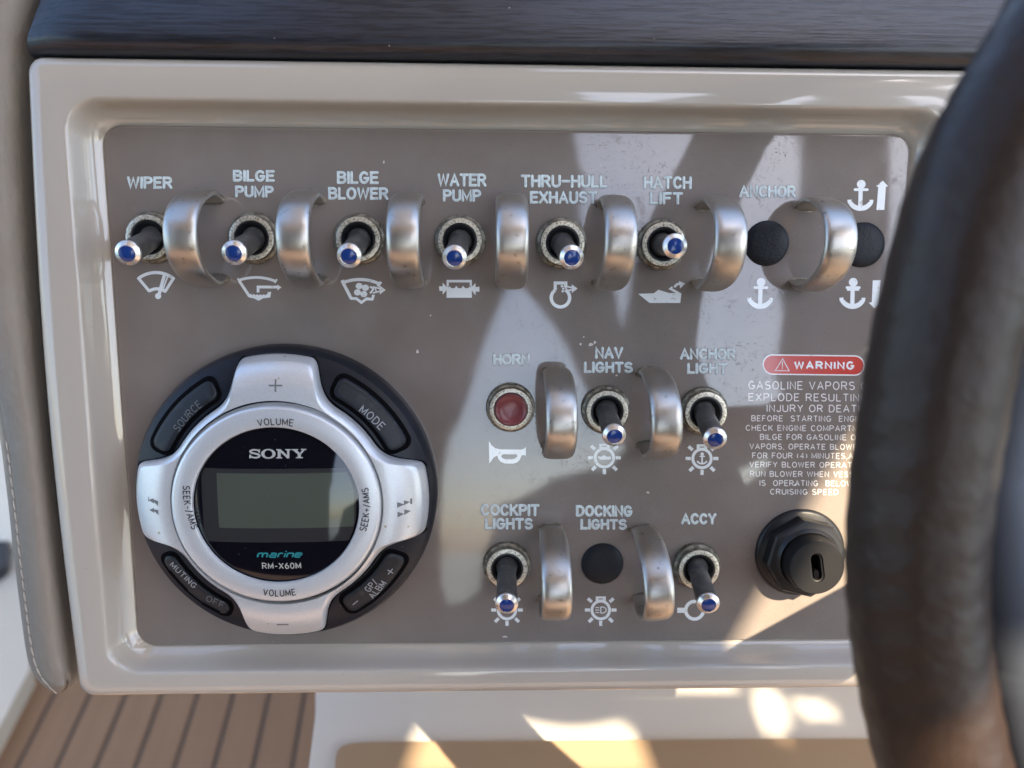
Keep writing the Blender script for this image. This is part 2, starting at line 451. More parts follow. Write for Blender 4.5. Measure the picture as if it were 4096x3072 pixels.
def px(x, y, z): return P(x, y, z)

# ------------------------------------------------------------------ instrument panel
panel = root('instrument_panel', (0, 0, 0), 'glossy taupe boat dash panel with engraved switch names and a raised rounded bezel', 'dashboard panel')

def rrect(x0, x1, y0, y1, r, n_side=14, n_c=10, bulge=0.0):
    out = []
    cs = [(x1 - r, y0 + r, -90), (x1 - r, y1 - r, 0), (x0 + r, y1 - r, 90), (x0 + r, y0 + r, 180)]
    for k, (cx, cy, a0) in enumerate(cs):
        for i in range(n_c + 1):
            a = rad(a0 + 90 * i / n_c); out.append([cx + r * math.cos(a), cy + r * math.sin(a)])
        nx, ny, na = cs[(k + 1) % 4]
        p0 = out[-1]; a = rad(na); p1 = [nx + r * math.cos(a), ny + r * math.sin(a)]
        for i in range(1, n_side):
            t = i / n_side; q = [p0[0] + (p1[0] - p0[0]) * t, p0[1] + (p1[1] - p0[1]) * t]
            b = bulge * math.sin(math.pi * t)
            if k == 1: q[1] += 0
            if k == 2: q[0] -= b
            if k == 0: q[0] += b
            out.append(q)
    return out

# contours (x0,x1,y0,y1,r, w) from the outside in
prof = [(-154.0, 154.0, -111.8, 105.3, 5, -30), (-154.0, 154.0, -111.8, 105.3, 5, 5.6), (-153.9, 153.9, -111.7, 105.2, 5, 6.6), (-153.5, 153.5, -111.3, 104.8, 5.2, 7.5),
        (-152.8, 152.8, -110.6, 104.1, 5.6, 8.25), (-151.8, 151.8, -109.6, 103.1, 6, 8.75), (-150.6, 150.6, -108.5, 101.9, 6.5, 8.98), (-148.6, 148.6, -107.0, 99.8, 7.5, 9.08), (-146.4, 146.4, -105.4, 97.0, 9, 9.1),
        (-143.3, 143.3, -103.3, 93.5, 10, 9.05), (-142.6, 142.6, -102.6, 92.8, 10.5, 8.9), (-142.2, 142.2, -102.2, 92.35, 10.5, 8.45), (-141.7, 141.7, -101.7, 91.8, 10.5, 7.2),
        (-141.0, 141.0, -101.1, 91.1, 10.3, 4.9), (-140.2, 140.2, -100.5, 90.4, 10, 2.9), (-139.2, 139.2, -99.6, 89.5, 9.5, 1.5), (-138.2, 138.2, -98.8, 88.5, 9, 0.4),
        (-137.2, 137.2, -98.0, 87.6, 8.3, -0.4), (-136.4, 136.4, -97.4, 86.8, 7.6, -0.9), (-135.9, 135.9, -97.0, 86.4, 7, -1.3), (-135.5, 135.5, -96.7, 86.0, 6.5, -1.6)]
rows = []
for x0, x1, y0, y1, r, w_ in prof:
    rows.append([(x * MM, y * MM, w_ * MM) for x, y in rrect(x0, x1, y0, y1, r, bulge=3.0 if w_ > 7 or x1 > 150 else 0.0)])
# side bulge only on the outer contours, faded inwards
for j, (x0, x1, y0, y1, r, w_) in enumerate(prof):
    b = 2.6 * max(0, (x1 - 142.0) / 11.0)
    rows[j] = [(x * MM, y * MM, w_ * MM) for x, y in rrect(x0, x1, y0, y1, r, bulge=b)]
vs, fs = grid(rows, closed=True)
obj('bezel', vs, fs, gel, panel, angle=60)
pp = [(135.55, -96.75, 86.05, 6.5, -1.7), (135.5, -96.7, 86.0, 6.5, -0.5), (135.3, -96.5, 85.8, 6.3, -0.15), (134.9, -96.1, 85.4, 6, 0.0), (134.6, -95.8, 85.1, 5.8, 0.0)]
rows = [[(x * MM, y * MM, w_ * MM) for x, y in rrect(-a, a, y0, y1, r)] for a, y0, y1, r, w_ in pp]
vs, fs = grid(rows, closed=True)
n = len(rows[0]); fs.append(tuple(range(4 * n, 5 * n)))
obj('faceplate', vs, fs, plate, panel, angle=60)

ENG = [
 ('WIPER', (507, 705, 690, 755), 0), ('BILGE', (931, 679, 1099, 727), 1), ('PUMP', (940, 742, 1095, 790), 1),
 ('BILGE', (1347, 684, 1515, 736), 2), ('BLOWER', (1312, 748, 1554, 799), 2), ('WATER', (1749, 693, 1946, 746), 3), ('PUMP', (1771, 757, 1925, 807), 3),
 ('THRU=HULL', (2083, 698, 2431, 750), 4), ('EXHAUST', (2119, 764, 2389, 815), 4), ('HATCH', (2573, 704, 2767, 756), 5), ('LIFT', (2598, 768, 2732, 818), 5),
 ('ANCHOR', (2956, 740, 3184, 791), 6), ('HORN', (1971, 1414, 2120, 1461), 7), ('NAV', (2380, 1387, 2493, 1435), 8), ('LIGHTS', (2335, 1446, 2532, 1492), 8),
 ('ANCHOR', (2719, 1392, 2944, 1439), 9), ('LIGHT', (2748, 1451, 2910, 1496), 9), ('COCKPIT', (1922, 2015, 2158, 2064), 10), ('LIGHTS', (1939, 2071, 2132, 2118), 10),
 ('DOCKING', (2303, 2020, 2530, 2067), 11), ('LIGHTS', (2321, 2075, 2508, 2119), 11), ('ACCY', (2724, 2052, 2866, 2098), 12)]
for k in range(13):
    words = [e for e in ENG if e[2] == k]
    g = G(); g2 = G()
    for t, b, _ in words:
        if len(words) == 1: pass
        text_fit(g, t, b, 11.2, px, 0.00003, 0.00012, slope=0.006)
        bb = (b[0] - 1.5, b[1] - 1.5, b[2] + 1.5, b[3] + 1.5)
        text_fit(g2, t, bb, 14.2, px, 0.00002, 0.00002, slope=0.006)
    nm = ' '.join(t for t, _, _ in words).replace('=', '-')
    g.make('engraved_name', letter, panel, angle=80, label='engraved name reading ' + nm)
    g2.make('engraving_edge_shade', groove, panel, angle=80)

# ---- white pictograms, drawn on the photograph's plane
def Z(ox, oy, s): return lambda x, y: (ox + x / s, oy + y / s)
class Pic:
    def __init__(s, zoom): s.z = zoom; s.g = G(); s.k = 0
    def _h(s): s.k += 1; return 0.00005 + s.k * 4e-6
    def line(s, pts, w, rnd=False, closed=False, sc=None):
        q = [s.z(*p) for p in pts]; f = (s.z(1, 0)[0] - s.z(0, 0)[0])
        stroke_geo(s.g, q, w * f, px, s._h(), 0, rnd, closed); return s
    def poly(s, *loops):
        s.g.add(*fill([[s.z(*p) for p in lp] for lp in loops], px, s._h())); return s
    def disc(s, cx, cy, rx, ry=None): return s.poly(arcp(cx, cy, rx, ry or rx, 0, 345, 23))
    def ring(s, cx, cy, ro, ri, a0=0, a1=360): return s.line(arcp(cx, cy, (ro + ri) / 2, (ro + ri) / 2, a0, a1 if a1 - a0 < 360 else a0 + 352, 36), ro - ri, closed=(a1 - a0 >= 360))
    def arc3(s, a, b, c, w):                      # circle arc through three points
        (x1, y1), (x2, y2), (x3, y3) = a, b, c
        d = 2 * (x1 * (y2 - y3) + x2 * (y3 - y1) + x3 * (y1 - y2))
        ux = ((x1*x1+y1*y1)*(y2-y3) + (x2*x2+y2*y2)*(y3-y1) + (x3*x3+y3*y3)*(y1-y2)) / d
        uy = ((x1*x1+y1*y1)*(x3-x2) + (x2*x2+y2*y2)*(x1-x3) + (x3*x3+y3*y3)*(x2-x1)) / d
        r = math.hypot(x1 - ux, y1 - uy); t = [math.degrees(math.atan2(y - uy, x - ux)) for x, y in (a, b, c)]
        while t[1] - t[0] > 180: t[1] -= 360
        while t[1] - t[0] < -180: t[1] += 360
        while t[2] - t[1] > 180: t[2] -= 360
        while t[2] - t[1] < -180: t[2] += 360
        return s.line(arcp(ux, uy, r, r, t[0], t[2], 18), w)
    def done(s, label, mat=None): return s.g.make('pictogram', mat or printw, panel, smooth=False, label=label)

p = Pic(Z(400, 550, 2.37))
p.arc3((362, 1338), (535, 1280), (698, 1338), 30).line([(358, 1326), (472, 1462)], 28).line([(702, 1326), (612, 1468)], 28)
p.arc3((468, 1456), (545, 1434), (622, 1462), 30).line([(612, 1300), (556, 1500)], 32).line([(640, 1320), (600, 1430)], 14).disc(551, 1503, 29)
p.done('white windscreen wiper symbol')
p = Pic(Z(0, 1000, 1.58))
p.arc3((1508, 192), (1635, 174), (1742, 198), 17).line([(1502, 178), (1518, 206)], 12).line([(1750, 184), (1736, 208)], 12).line([(1510, 192), (1576, 292)], 18)
p.poly([(1568, 284), (1585, 276), (1592, 284), (1605, 278), (1613, 286), (1626, 280), (1634, 287), (1647, 280), (1655, 287), (1668, 280), (1678, 286), (1690, 276), (1694, 266), (1714, 264), (1708, 300), (1662, 306), (1634, 321), (1606, 306), (1574, 300)])
p.line([(1631, 268), (1631, 234), (1755, 234)], 18).poly([(1753, 218), (1779, 236), (1753, 256)])
p.done('white bilge pump hull symbol with arrow')
p = Pic(Z(1050, 550, 2.37))
p.arc3((760, 1378), (930, 1346), (1100, 1384), 30).line([(742, 1366), (776, 1352)], 14).line([(1124, 1368), (1092, 1412)], 26).line([(758, 1366), (842, 1528)], 30)
p.poly([(826, 1512), (895, 1514), (938, 1548), (985, 1514), (1032, 1520), (1040, 1488), (1066, 1492), (1050, 1546), (988, 1544), (937, 1580), (888, 1542), (832, 1538)])
for dx, dy in ((-22, -38), (38, -22), (22, 38), (-38, 22)): p.disc(938 + dx, 1446 + dy, 33, 30)
p.poly([(1108, 1400), (1168, 1446), (1112, 1488)]).line([(1020, 1412), (1052, 1436), (1020, 1478)], 17).line([(1045, 1415), (1110, 1432)], 14).line([(1045, 1474), (1112, 1458)], 14).line([(1070, 1430), (1080, 1470)], 12)
p.done('white bilge blower hull symbol with fan')
p = Pic(Z(1700, 600, 2.553))
wave = []
for i in range(4):
    cx = 243 + i * 70.6
for i in range(3): wave += [(250 + i * 70 + 35 - 30 * math.cos(math.pi * k / 6), 1390 + 22 * math.sin(math.pi * k / 6)) for k in range(7)]
p.poly([(220, 1390), (243, 1402)] + wave + [(457, 1402), (478, 1390), (478, 1509), (220, 1509)]).line([(220, 1339), (478, 1339)], 26).line([(231.5, 1350), (231.5, 1392)], 23).line([(467, 1350), (467, 1392)], 23)
p.poly([(143, 1392), (181, 1392), (179, 1354), (222, 1400), (222, 1428), (180, 1478), (180, 1438), (148, 1440)]).poly([(556, 1396), (517, 1400), (515, 1358), (476, 1400), (476, 1432), (516, 1483), (518, 1446), (556, 1446)])
p.done('white water pump box symbol')
p = Pic(Z(1700, 600, 2.553))
p.line(arcp(1383, 1508, 94, 94, -52, 234, 34), 34).line([(1330, 1432), (1330, 1358), (1438, 1358), (1438, 1388)], 32)
p.poly([(1498, 1372), (1558, 1415), (1500, 1460)]).line([(1416, 1388), (1500, 1405)], 16).line([(1424, 1440), (1504, 1428)], 16).disc(1398, 1390, 13).disc(1412, 1416, 12).disc(1406, 1443, 12).line([(1430, 1395), (1450, 1432)], 15)
p.done('white engine exhaust symbol')
p = Pic(Z(2300, 600, 2.553))
p.poly([(645, 1468), (805, 1463), (852, 1427), (965, 1462), (1030, 1460), (955, 1420), (985, 1392), (1002, 1400), (992, 1412), (1087, 1465), (1075, 1562), (762, 1562)])
p.line([(1014, 1400), (1040, 1372), (1078, 1362)], 24).poly([(1060, 1338), (1127, 1364), (1074, 1414)])
p.done('white boat with open hatch symbol')
def anchor(cx, top, sc=1.0, double=False):
    p = Pic(lambda x, y: (cx + x * sc, top + y * sc))
    p.disc(3, 17, 17.5, 17.5).line([(-22, 38.5), (27, 38.5)], 11, rnd=True).line([(1, 30), (-1, 112)], 17)
    if double: p.line([(-22, 47), (27, 47)], 8)
    p.poly([(-53, 79), (-36, 78), (-36, 88)] + arcp(0, 70, 38, 34, 150, 30, 10) + [(36, 88), (36, 79), (52, 79), (50, 92)] + arcp(0, 66, 56, 58, 28, 152, 14) + [(-51, 92)])
    return p
anchor(3041, 1112).done('white anchor symbol under the first black plug')
anchor(3442, 720).done('white anchor symbol beside the up arrow')
anchor(3410, 1112, double=True).done('white anchor symbol beside the down arrow')
p = Pic(Z(2800, 600, 2.37))
p.poly([(1733, 290), (1784, 344), (1762, 348), (1748, 568), (1673, 568), (1690, 348), (1670, 344)]).done('white up arrow')
p = Pic(Z(2800, 600, 2.37))
p.poly([(1638, 1235), (1712, 1235), (1694, 1444), (1704, 1456), (1652, 1502), (1600, 1446), (1628, 1444)]).done('white down arrow')
p = Pic(Z(1800, 1300, 2.553))
p.poly([(397, 1185), (425, 1228), (462, 1258), (510, 1270), (725, 1272), (758, 1262), (775, 1245), (776, 1345), (758, 1328), (732, 1330), (714, 1374), (686, 1404), (640, 1416), (560, 1414), (516, 1396), (492, 1362), (484, 1334), (446, 1352), (402, 1415)],
       [(540, 1320), (680, 1320), (690, 1340), (668, 1362), (630, 1371), (560, 1370), (528, 1354), (522, 1334)]).done('white horn symbol')
def lamp(cx, cy, sc=1.0):
    p = Pic(lambda x, y: (cx + x * sc / 2.553, cy + y * sc / 2.553))
    p.ring(0, 0, 109, 79)
    p.poly([(-54, -145), (54, -145), (54, -90), (-54, -90)], [(-24, -122), (-24, -112), (24, -112), (24, -122)])
    for a in (0, 180, 90, 45, 135, -42, -138):
        c, s_ = math.cos(rad(a)), math.sin(rad(a)); r0, r1 = (115, 168) if a in (0, 90, 180) else (125, 180)
        if a == -42 or a == -138: r0, r1 = 128, 184
        p.line([(c * r0, s_ * r0), (c * r1, s_ * r1)], 34)
    return p
p = lamp(2417.5, 1831); p.poly([(-70, -12), (-28, -12), (-8, -26), (20, -12), (68, -12), (62, 20), (-45, 20)]).done('white lamp symbol with a boat inside')
p = lamp(2808, 1834, 1.0); p.disc(2, -45, 18).line([(-26, -22), (30, -22)], 12).line([(2, -40), (0, 48)], 17).line(arcp(0, 5, 54, 48, 25, 155, 14), 17).done('white lamp symbol with an anchor inside')
lamp(2028, 2440, .96).done('white lamp symbol mostly behind the cockpit lights lever')
p = lamp(2403, 2440, .96)
p.line([(0, -34), (0, 34)] , 10).line([(0, -32)] + arcp(8, 0, 50, 33, -80, 80, 10) + [(0, 32)], 10)
for yy in (-26, 0, 26): p.line([(-58, yy), (-16, yy)], 9)
p.done('white lamp symbol with a headlight inside')
p = Pic(Z(2400, 1950, 2.552)); p.ring(965, 1253, 107, 73).line([(788, 1253), (868, 1253)], 52).done('white socket ring symbol')

g = G()
for k, (cx_, cy_, a_, b_) in enumerate([(1670, 1406, 5, 9), (2363, 1378, 9, 7), (2379, 1370, 5, 6), (2322, 1377, 5, 4), (2335, 1348, 3, 3), (2592, 1970, 6, 4), (2020, 2547, 10, 4), (1535, 648, 3, 7), (2466, 1502, 5, 3), (1722, 1262, 3, 3), (520, 720, 3, 3), (860, 1130, 3, 2), (1880, 960, 3, 3), (3180, 1940, 5, 5)]):
    pts = [(cx_ + a_ * math.cos(t) * (1 + .3 * math.sin(3 * t + k)), cy_ + b_ * math.sin(t) * (1 + .25 * math.cos(2 * t + k))) for t in [2 * math.pi * q / 12 for q in range(12)]]
    g.add(*fill([pts], px, 0.00006))
o = g.make('paint_flecks', chip, panel, smooth=False); o['kind'] = 'stuff'

# ---- warning decal
warn = root('warning_decal', P(3260, 1740), 'white warning text with a red rounded badge, printed left of the steering wheel', 'warning label')
wo = P(3260, 1740)
def pxw(x, y, z): return P(x, y, z) - wo
zw = Z(2900, 1350, 2.37)
def stad(x0, x1, y0, y1, sl=.012):
    r = (y1 - y0) / 2; cy = (y0 + y1) / 2
    q = arcp(x1 - r, cy, r, r, -90, 90, 14) + arcp(x0 + r, cy, r, r, 90, 270, 14)
    return [(zw(x, y + (x - x0) * sl)) for x, y in q]
g = G(); g.add(*fill([stad(357, 1325, 158, 352)], pxw, 0.00004)); g.make('badge_border', printw, warn, smooth=False)
g = G(); g.add(*fill([stad(368, 1314, 170, 341)], pxw, 0.00007)); g.make('badge', red, warn, smooth=False)
g = G()
bx = lambda x0, y0, x1, y1: (*zw(x0, y0), *zw(x1, y1))
text_fit(g, 'WARNING', bx(655, 222, 1225, 302), 7.4, pxw, 0.0001, rnd=False, slope=.006, gap=.36)
stroke_geo(g, [zw(476, 314), zw(547, 202), zw(608, 316), ], 3.2, pxw, 0.0001, closed=True)
text_fit(g, '!', (zw(541, 0)[0], zw(0, 232)[1], zw(545, 0)[0] + 4, zw(0, 296)[1]), 3, pxw, 0.00011, rnd=False) if False else None
stroke_geo(g, [zw(544, 232), zw(544, 276)], 3, pxw, 0.0001); stroke_geo(g, [zw(544, 287), zw(544, 293)], 3.4, pxw, 0.0001)
g.make('badge_lettering', printw, warn, smooth=False)
LINES = [('GASOLINE VAPORS', ' CAN', 222, 1230, 412, 492, 3.6), ('EXPLODE RESULTIN', 'G IN', 222, 1272, 527, 602, 3.6), ('INJURY OR DEAT', 'H.', 395, 1250, 634, 706, 3.6),
 ('BEFORE  STARTING  ENGI', 'NE', 250, 1245, 737, 794, 3.0), ('CHECK ENGINE COMPARTM', 'ENT', 197, 1262, 828, 884, 3.0), ('BILGE FOR GASOLINE O', 'R', 332, 1240, 914, 970, 3.0),
 ('VAPORS, OPERATE BLOWE', 'R', 232, 1252, 1004, 1060, 3.0), ('FOR FOUR (4) MINUTES,A', 'ND', 258, 1216, 1090, 1146, 3.0), ('VERIFY BLOWER OPERATI', 'ON.', 232, 1222, 1176, 1231, 3.0),
 ('RUN BLOWER WHEN VESS', 'EL', 237, 1220, 1264, 1319, 3.0), ('IS  OPERATING  BELOW', '', 328, 1210, 1351, 1407, 3.0), ('CRUISING SPEED.', '', 428, 1095, 1434, 1489, 3.0)]
for t, tail, x0, x1, y0, y1, w_ in LINES:
    g = G(); text_fit(g, t, bx(x0, y0, x1, y1), w_, pxw, 0.00006, tail=tail, slope=.006, rnd=False, gap=.30); g.make('text_line', printl, warn, smooth=False)

# ------------------------------------------------------------------ toggle switches
def make_toggle():
    r = root('toggle_switch', (0, 0, 0), 'toggle', 'toggle switch')
    kn = lambda i, j: (1.0 if i % 2 else 0.965) if j < 2 else 1.0
    vs, fs = lathe([(8.7, -.2), (8.7, 1.9), (8.1, 2.5), (7.7, 2.7), (7.55, 4.3), (7.3, 4.6)], 96, kn)
    obj('knurled_nut', vs, fs, nickd, r)
    vs, fs = lathe([(7.42, 4.35), (7.3, 4.62), (7.1, 4.7), (5.85, 4.7), (5.7, 4.55), (5.65, 2.2)], 64)
    obj('nut_face', vs, fs, nick, r)
    vs, fs = lathe([(5.7, 4.2), (5.55, 4.42), (5.2, 4.45), (4.9, 4.2), (4.4, 3.0), (3.4, 2.2), (2.6, 2.0)], 48)
    vs2, fs2 = lathe([(4.8, 1.8), (0.01, 1.8)], 24)
    g = G(); g.add(vs, fs); g.add(vs2, fs2); g.make('bushing', blk, r)
    vs, fs = lathe([(4.3, 1.6), (3.9, 3.0), (3.4, 4.2), (3.3, 5.5), (3.45, 10), (3.6, 19.5), (3.62, 23.2)], 40)
    lv = obj('lever', vs, fs, lev, r)
    vs, fs = lathe([(3.5, 22.9), (3.82, 23.1), (3.9, 23.5), (3.88, 23.9), (3.74, 24.15), (2.62, 24.95), (2.5, 24.93), (2.45, 24.6)], 48)
    obj('cap_ring', vs, fs, alu, lv, angle=25)
    vs, fs = lathe([(2.48, 24.8), (2.35, 25.0), (1.6, 25.2), (0.7, 25.3), (0.01, 25.32)], 32)
    obj('blue_insert', vs, fs, blue, lv)
    return r, 25.4 * MM

def copy_tree(o, parent=None):
    c = o.copy(); COL.objects.link(c)
    if parent is not None: c.parent = parent
    for ch in list(o.children): copy_tree(ch, c)
    return c

proto, LEN = make_toggle()
TOG = [(-120.8, 49.6, 505, 1016, 'far left toggle switch under WIPER, lever pointing down left', ),
       (-87.0, 49.6, 932, 1015, 'toggle switch under BILGE PUMP, second from the left in the top row'),
       (-51.8, 49.5, 1394, 1027, 'toggle switch under BILGE BLOWER, between two metal guards'),
       (-17.9, 49.3, 1817, 1034, 'toggle switch under WATER PUMP, lever pointing almost straight down'),
       (16.6, 48.7, 2289, 1033, 'toggle switch under THRU-HULL EXHAUST, lever tilted down right'),
       (50.9, 48.5, 2703, 984, 'toggle switch under HATCH LIFT, its lever standing level to the right'),
       (33.1, -9.0, 2459, 1748, 'toggle switch under NAV LIGHTS in the middle row'),
       (67.8, -9.4, 2863, 1762, 'toggle switch under ANCHOR LIGHT in the middle row'),
       (-1.5, -66.2, 2027, 2426, 'toggle switch under COCKPIT LIGHTS in the bottom row'),
       (67.8, -67.0, 2836, 2424, 'toggle switch under ACCY in the bottom row')]
for i, (u, v, tx, ty, lab) in enumerate(TOG):
    r = proto if i == 0 else copy_tree(proto)
    base = Vector((u * MM, v * MM, 0))
    r.matrix_world = M @ Matrix.Translation(base) @ Matrix.Rotation(0.0, 4, 'Z')
    tag(r, lab, 'toggle switch', 'toggle switches on the dash panel')
    piv = Vector((0, 0, 1.0 * MM)); wt = 0.022
    for _ in range(30):
        d = P(tx, ty, wt) - base; wt *= 1 + 0.5 * (LEN / d.length - 1)
    d = (P(tx, ty, wt) - base).normalized()
    q = d.to_track_quat('Z', 'Y')
    for ch in r.children:
        if ch.name.startswith('lever'):
            ch.matrix_parent_inverse = Matrix(); ch.rotation_mode = 'QUATERNION'; ch.rotation_quaternion = q

# ------------------------------------------------------------------ guards
def guard_mesh(spread=0.0):
    path = []
    n = 46
    for i in range(n + 1):
        t = math.pi * (-0.5 + i / n)
        c, s_ = math.cos(t), math.sin(t)
        w_ = 29.0 * abs(c) ** 0.86
        v_ = 15.1 * math.copysign(abs(s_) ** 0.93, s_)
        # feet turn in a little
        v_ -= math.copysign(2.2 * max(0, 1 - w_ / 11) ** 2, s_)
        path.append(Vector((0, v_, w_ - 0.2)))
    rows = []
    for i, p_ in enumerate(path):
        a = path[max(0, i - 1)]; b = path[min(n, i + 1)]
        tg_ = (b - a).normalized(); nn = Vector((0, -tg_.z, tg_.y))
        if nn.dot(p_ - Vector((0, 0, 8))) < 0: nn = -nn
        f = min(1.0, p_.z / 16.0)
        hw = 4.2 + 0.9 * f; th = 1.9 - .25 * f
        cs = []
        for k in range(20):
            a_ = 2 * math.pi * k / 20; x = math.cos(a_); y = math.sin(a_)
            xx = hw * math.copysign(abs(x) ** 0.62, x)
            yy = (th * math.copysign(abs(y) ** 0.85, y)) if y > 0 else 0.55 * math.copysign(abs(y) ** 0.8, y)
            cs.append((p_ + Vector((xx, 0, 0)) + nn * (yy - .6)) * MM)
        rows.append(cs)
    return grid(rows, closed=True)
vs, fs = guard_mesh()
g0 = root('switch_guard', (0, 0, 0), 'guard', 'switch guard')
gb = obj('arched_bar', vs, fs, steel, g0, angle=50)
ew, ef = [], []
v2, f2 = lathe([(5.0, 0.02), (4.9, 0.18), (4.0, 0.2)], 28)
for sgn in (-1, 1):
    G().add([(x * .98, y * .42 + sgn * 13.2 * MM, z) for x, y, z in v2], f2).make('foot_sealant', nickd, g0)
GU = [(-101.1, 49.2, 0, 'metal switch guard between the WIPER and BILGE PUMP switches'), (-67.6, 49.2, 0, 'metal switch guard between the BILGE PUMP and BILGE BLOWER switches'),
      (-34.4, 49.0, 0, 'metal switch guard between the BILGE BLOWER and WATER PUMP switches'), (-1.0, 48.8, 0, 'metal switch guard seen square on, between WATER PUMP and THRU-HULL EXHAUST'),
      (32.3, 48.6, -1.5, 'metal switch guard between the THRU-HULL EXHAUST and HATCH LIFT switches'), (66.3, 48.5, -1, 'metal switch guard right of HATCH LIFT, beside the first black plug'),
      (100.6, 48.6, -1.5, 'rightmost top row metal switch guard, right of the word ANCHOR'),
      (15.0, -8.8, 0, 'metal switch guard between the red horn button and NAV LIGHTS'), (48.6, -8.9, 2.5, 'metal switch guard between the NAV LIGHTS and ANCHOR LIGHT switches'),
      (14.4, -65.9, 1, 'metal switch guard between COCKPIT LIGHTS and the bottom black plug'), (48.2, -66.3, 3.5, 'metal switch guard between the bottom black plug and ACCY, slightly twisted')]
for i, (u, v, rz, lab) in enumerate(GU):
    r = g0 if i == 0 else copy_tree(g0)
    r.matrix_world = M @ Matrix.Translation((u * MM, v * MM, 0)) @ Matrix.Rotation(rad(rz), 4, 'Z')
    tag(r, lab, 'switch guard', 'arched metal switch guards')

# ------------------------------------------------------------------ plugs
PL = [(87.6, 49.2, 'round black grained plug under the word ANCHOR'), (121.2, 48.9, 'round black grained plug between the two anchor and arrow symbols'), (33.4, -66.2, 'round black grained plug under DOCKING LIGHTS')]
vs, fs = lathe([(7.75, -.1), (7.7, .35), (7.45, .75), (6.8, 1.15), (5.2, 1.5), (3, 1.7), (1.2, 1.78), (0.01, 1.8)], 56)
for i, (u, v, lab) in enumerate(PL):
    if i == 0: o = first = obj('blanking_plug', vs, fs, plug)
    else: o = first.copy(); COL.objects.link(o)
    o.matrix_world = M @ Matrix.Translation((u * MM, v * MM, 0)) @ Matrix.Rotation(i * 1.3, 4, 'Z')
    tag(o, lab, 'blanking plug', 'black plugs in unused switch holes')

# ------------------------------------------------------------------ horn button
hb = root('horn_button', (-0.5 * MM, -8.2 * MM, 0), 'round red push button in a pitted metal nut under the word HORN', 'push button')
kn = lambda i, j: (1.0 if i % 2 else 0.965) if j < 2 else 1.0
vs, fs = lathe([(8.7, -.2), (8.7, 1.9), (8.2, 2.4), (7.7, 2.6), (7.5, 4.3), (7.3, 4.6)], 96, kn); obj('knurled_nut', vs, fs, nickd, hb)
vs, fs = lathe([(7.4, 4.35), (7.3, 4.62), (7.1, 4.7), (6.0, 4.7), (5.85, 4.5), (5.8, 2.0)], 64); obj('nut_face', vs, fs, nick, hb)
vs, fs = lathe([(5.65, 2.0), (5.62, 5.6), (5.5, 6.1), (5.15, 6.45), (4.95, 6.35), (4.6, 6.1), (3.6, 5.8), (2.2, 5.6), (.01, 5.55)], 56); obj('button', vs, fs, hornred, hb)

# ------------------------------------------------------------------ ignition switch
ig = root('ignition_switch', P(3197, 2207), 'black plastic ignition switch with an octagonal nut and a key slot, below the warning text', 'ignition switch')
io = P(3197, 2207)
vs, fs = lathe([(16.4, 0), (16.4, .9), (16.0, 1.5), (15.2, 1.9), (11, 2.6)], 80); obj('washer', vs, fs, cap, ig)
def octo(r, z, a0): return [(r * math.cos(rad(a0 + 45 * k)) * MM, r * math.sin(rad(a0 + 45 * k)) * MM, z * MM) for k in range(8)]
a0 = 9
rows = [octo(14.6, 1.8, a0), octo(14.6, 7.0, a0), octo(14.0, 7.7, a0), octo(12.2, 7.9, a0)]
vs, fs = grid(rows, closed=True)
v2, f2 = lathe([(12.6, 7.85), (11.6, 8.0), (11.2, 8.6), (10.6, 9.2), (10.4, 9.2)], 64)
g = G(); g.add(vs, fs); g.add(v2, f2); g.add([Vector(octo(12.2, 7.9, a0)[k]) for k in range(8)], [tuple(range(8))]); g.make('octagonal_nut', cap, ig, angle=25)
g = G(); g.add(*lathe([(10.4, 8.5), (9.9, 13.0), (9.75, 13.9), (9.4, 14.3)], 64))
sa = rad(-80)
def slot(L, W, a=sa, n=6):
    q = arcp(L - W, 0, W, W, -90, 90, n) + arcp(-(L - W), 0, W, W, 90, 270, n)
    return [(x * math.cos(a) - y * math.sin(a), x * math.sin(a) + y * math.cos(a)) for x, y in q]
fm = lambda x, y, z: Vector((x * MM, y * MM, z))
g.add(*fill([arcp(0, 0, 9.4, 9.4, 0, 354, 59), slot(5.6, 2.4)], fm, 14.3 * MM))
s0, s1, s2 = slot(5.6, 2.4), slot(5.35, 2.15), slot(4.9, 1.7)
rows = [[fm(x, y, 14.3 * MM) for x, y in s0], [fm(x, y, 13.8 * MM) for x, y in s1], [fm(x, y, 13.6 * MM) for x, y in s2], [fm(x, y, 10 * MM) for x, y in s2]]
g.add(*grid([list(reversed(r)) for r in rows], closed=True))
fc = g.make('key_cylinder', capm, ig, angle=30)
fc.location = (0.6 * MM, -.5 * MM, 0)
g = G(); g.add(*fill([slot(5.0, 1.8)], fm, 10.2 * MM)); ks = g.make('slot_floor', recess, ig); ks.location = (0.6 * MM, -.5 * MM, 0)
g = G(); g.add(*fill([slot(1.5, .9)], fm, 12.6 * MM, 10 * MM)); ks = g.make('shutter', recess, ig); ks.location = (1.2 * MM, -3.4 * MM, 0)

# ------------------------------------------------------------------ stereo remote
RC = Vector((-78.2 * MM, -37.9 * MM, 0))
rem = root('stereo_remote', RC, 'round marine stereo remote control with a silver cross-shaped ring and grey display', 'remote control')
def rel(fn_h):
    return lambda x, y, z: P(x, y, z) - RC
pr = rel(0)
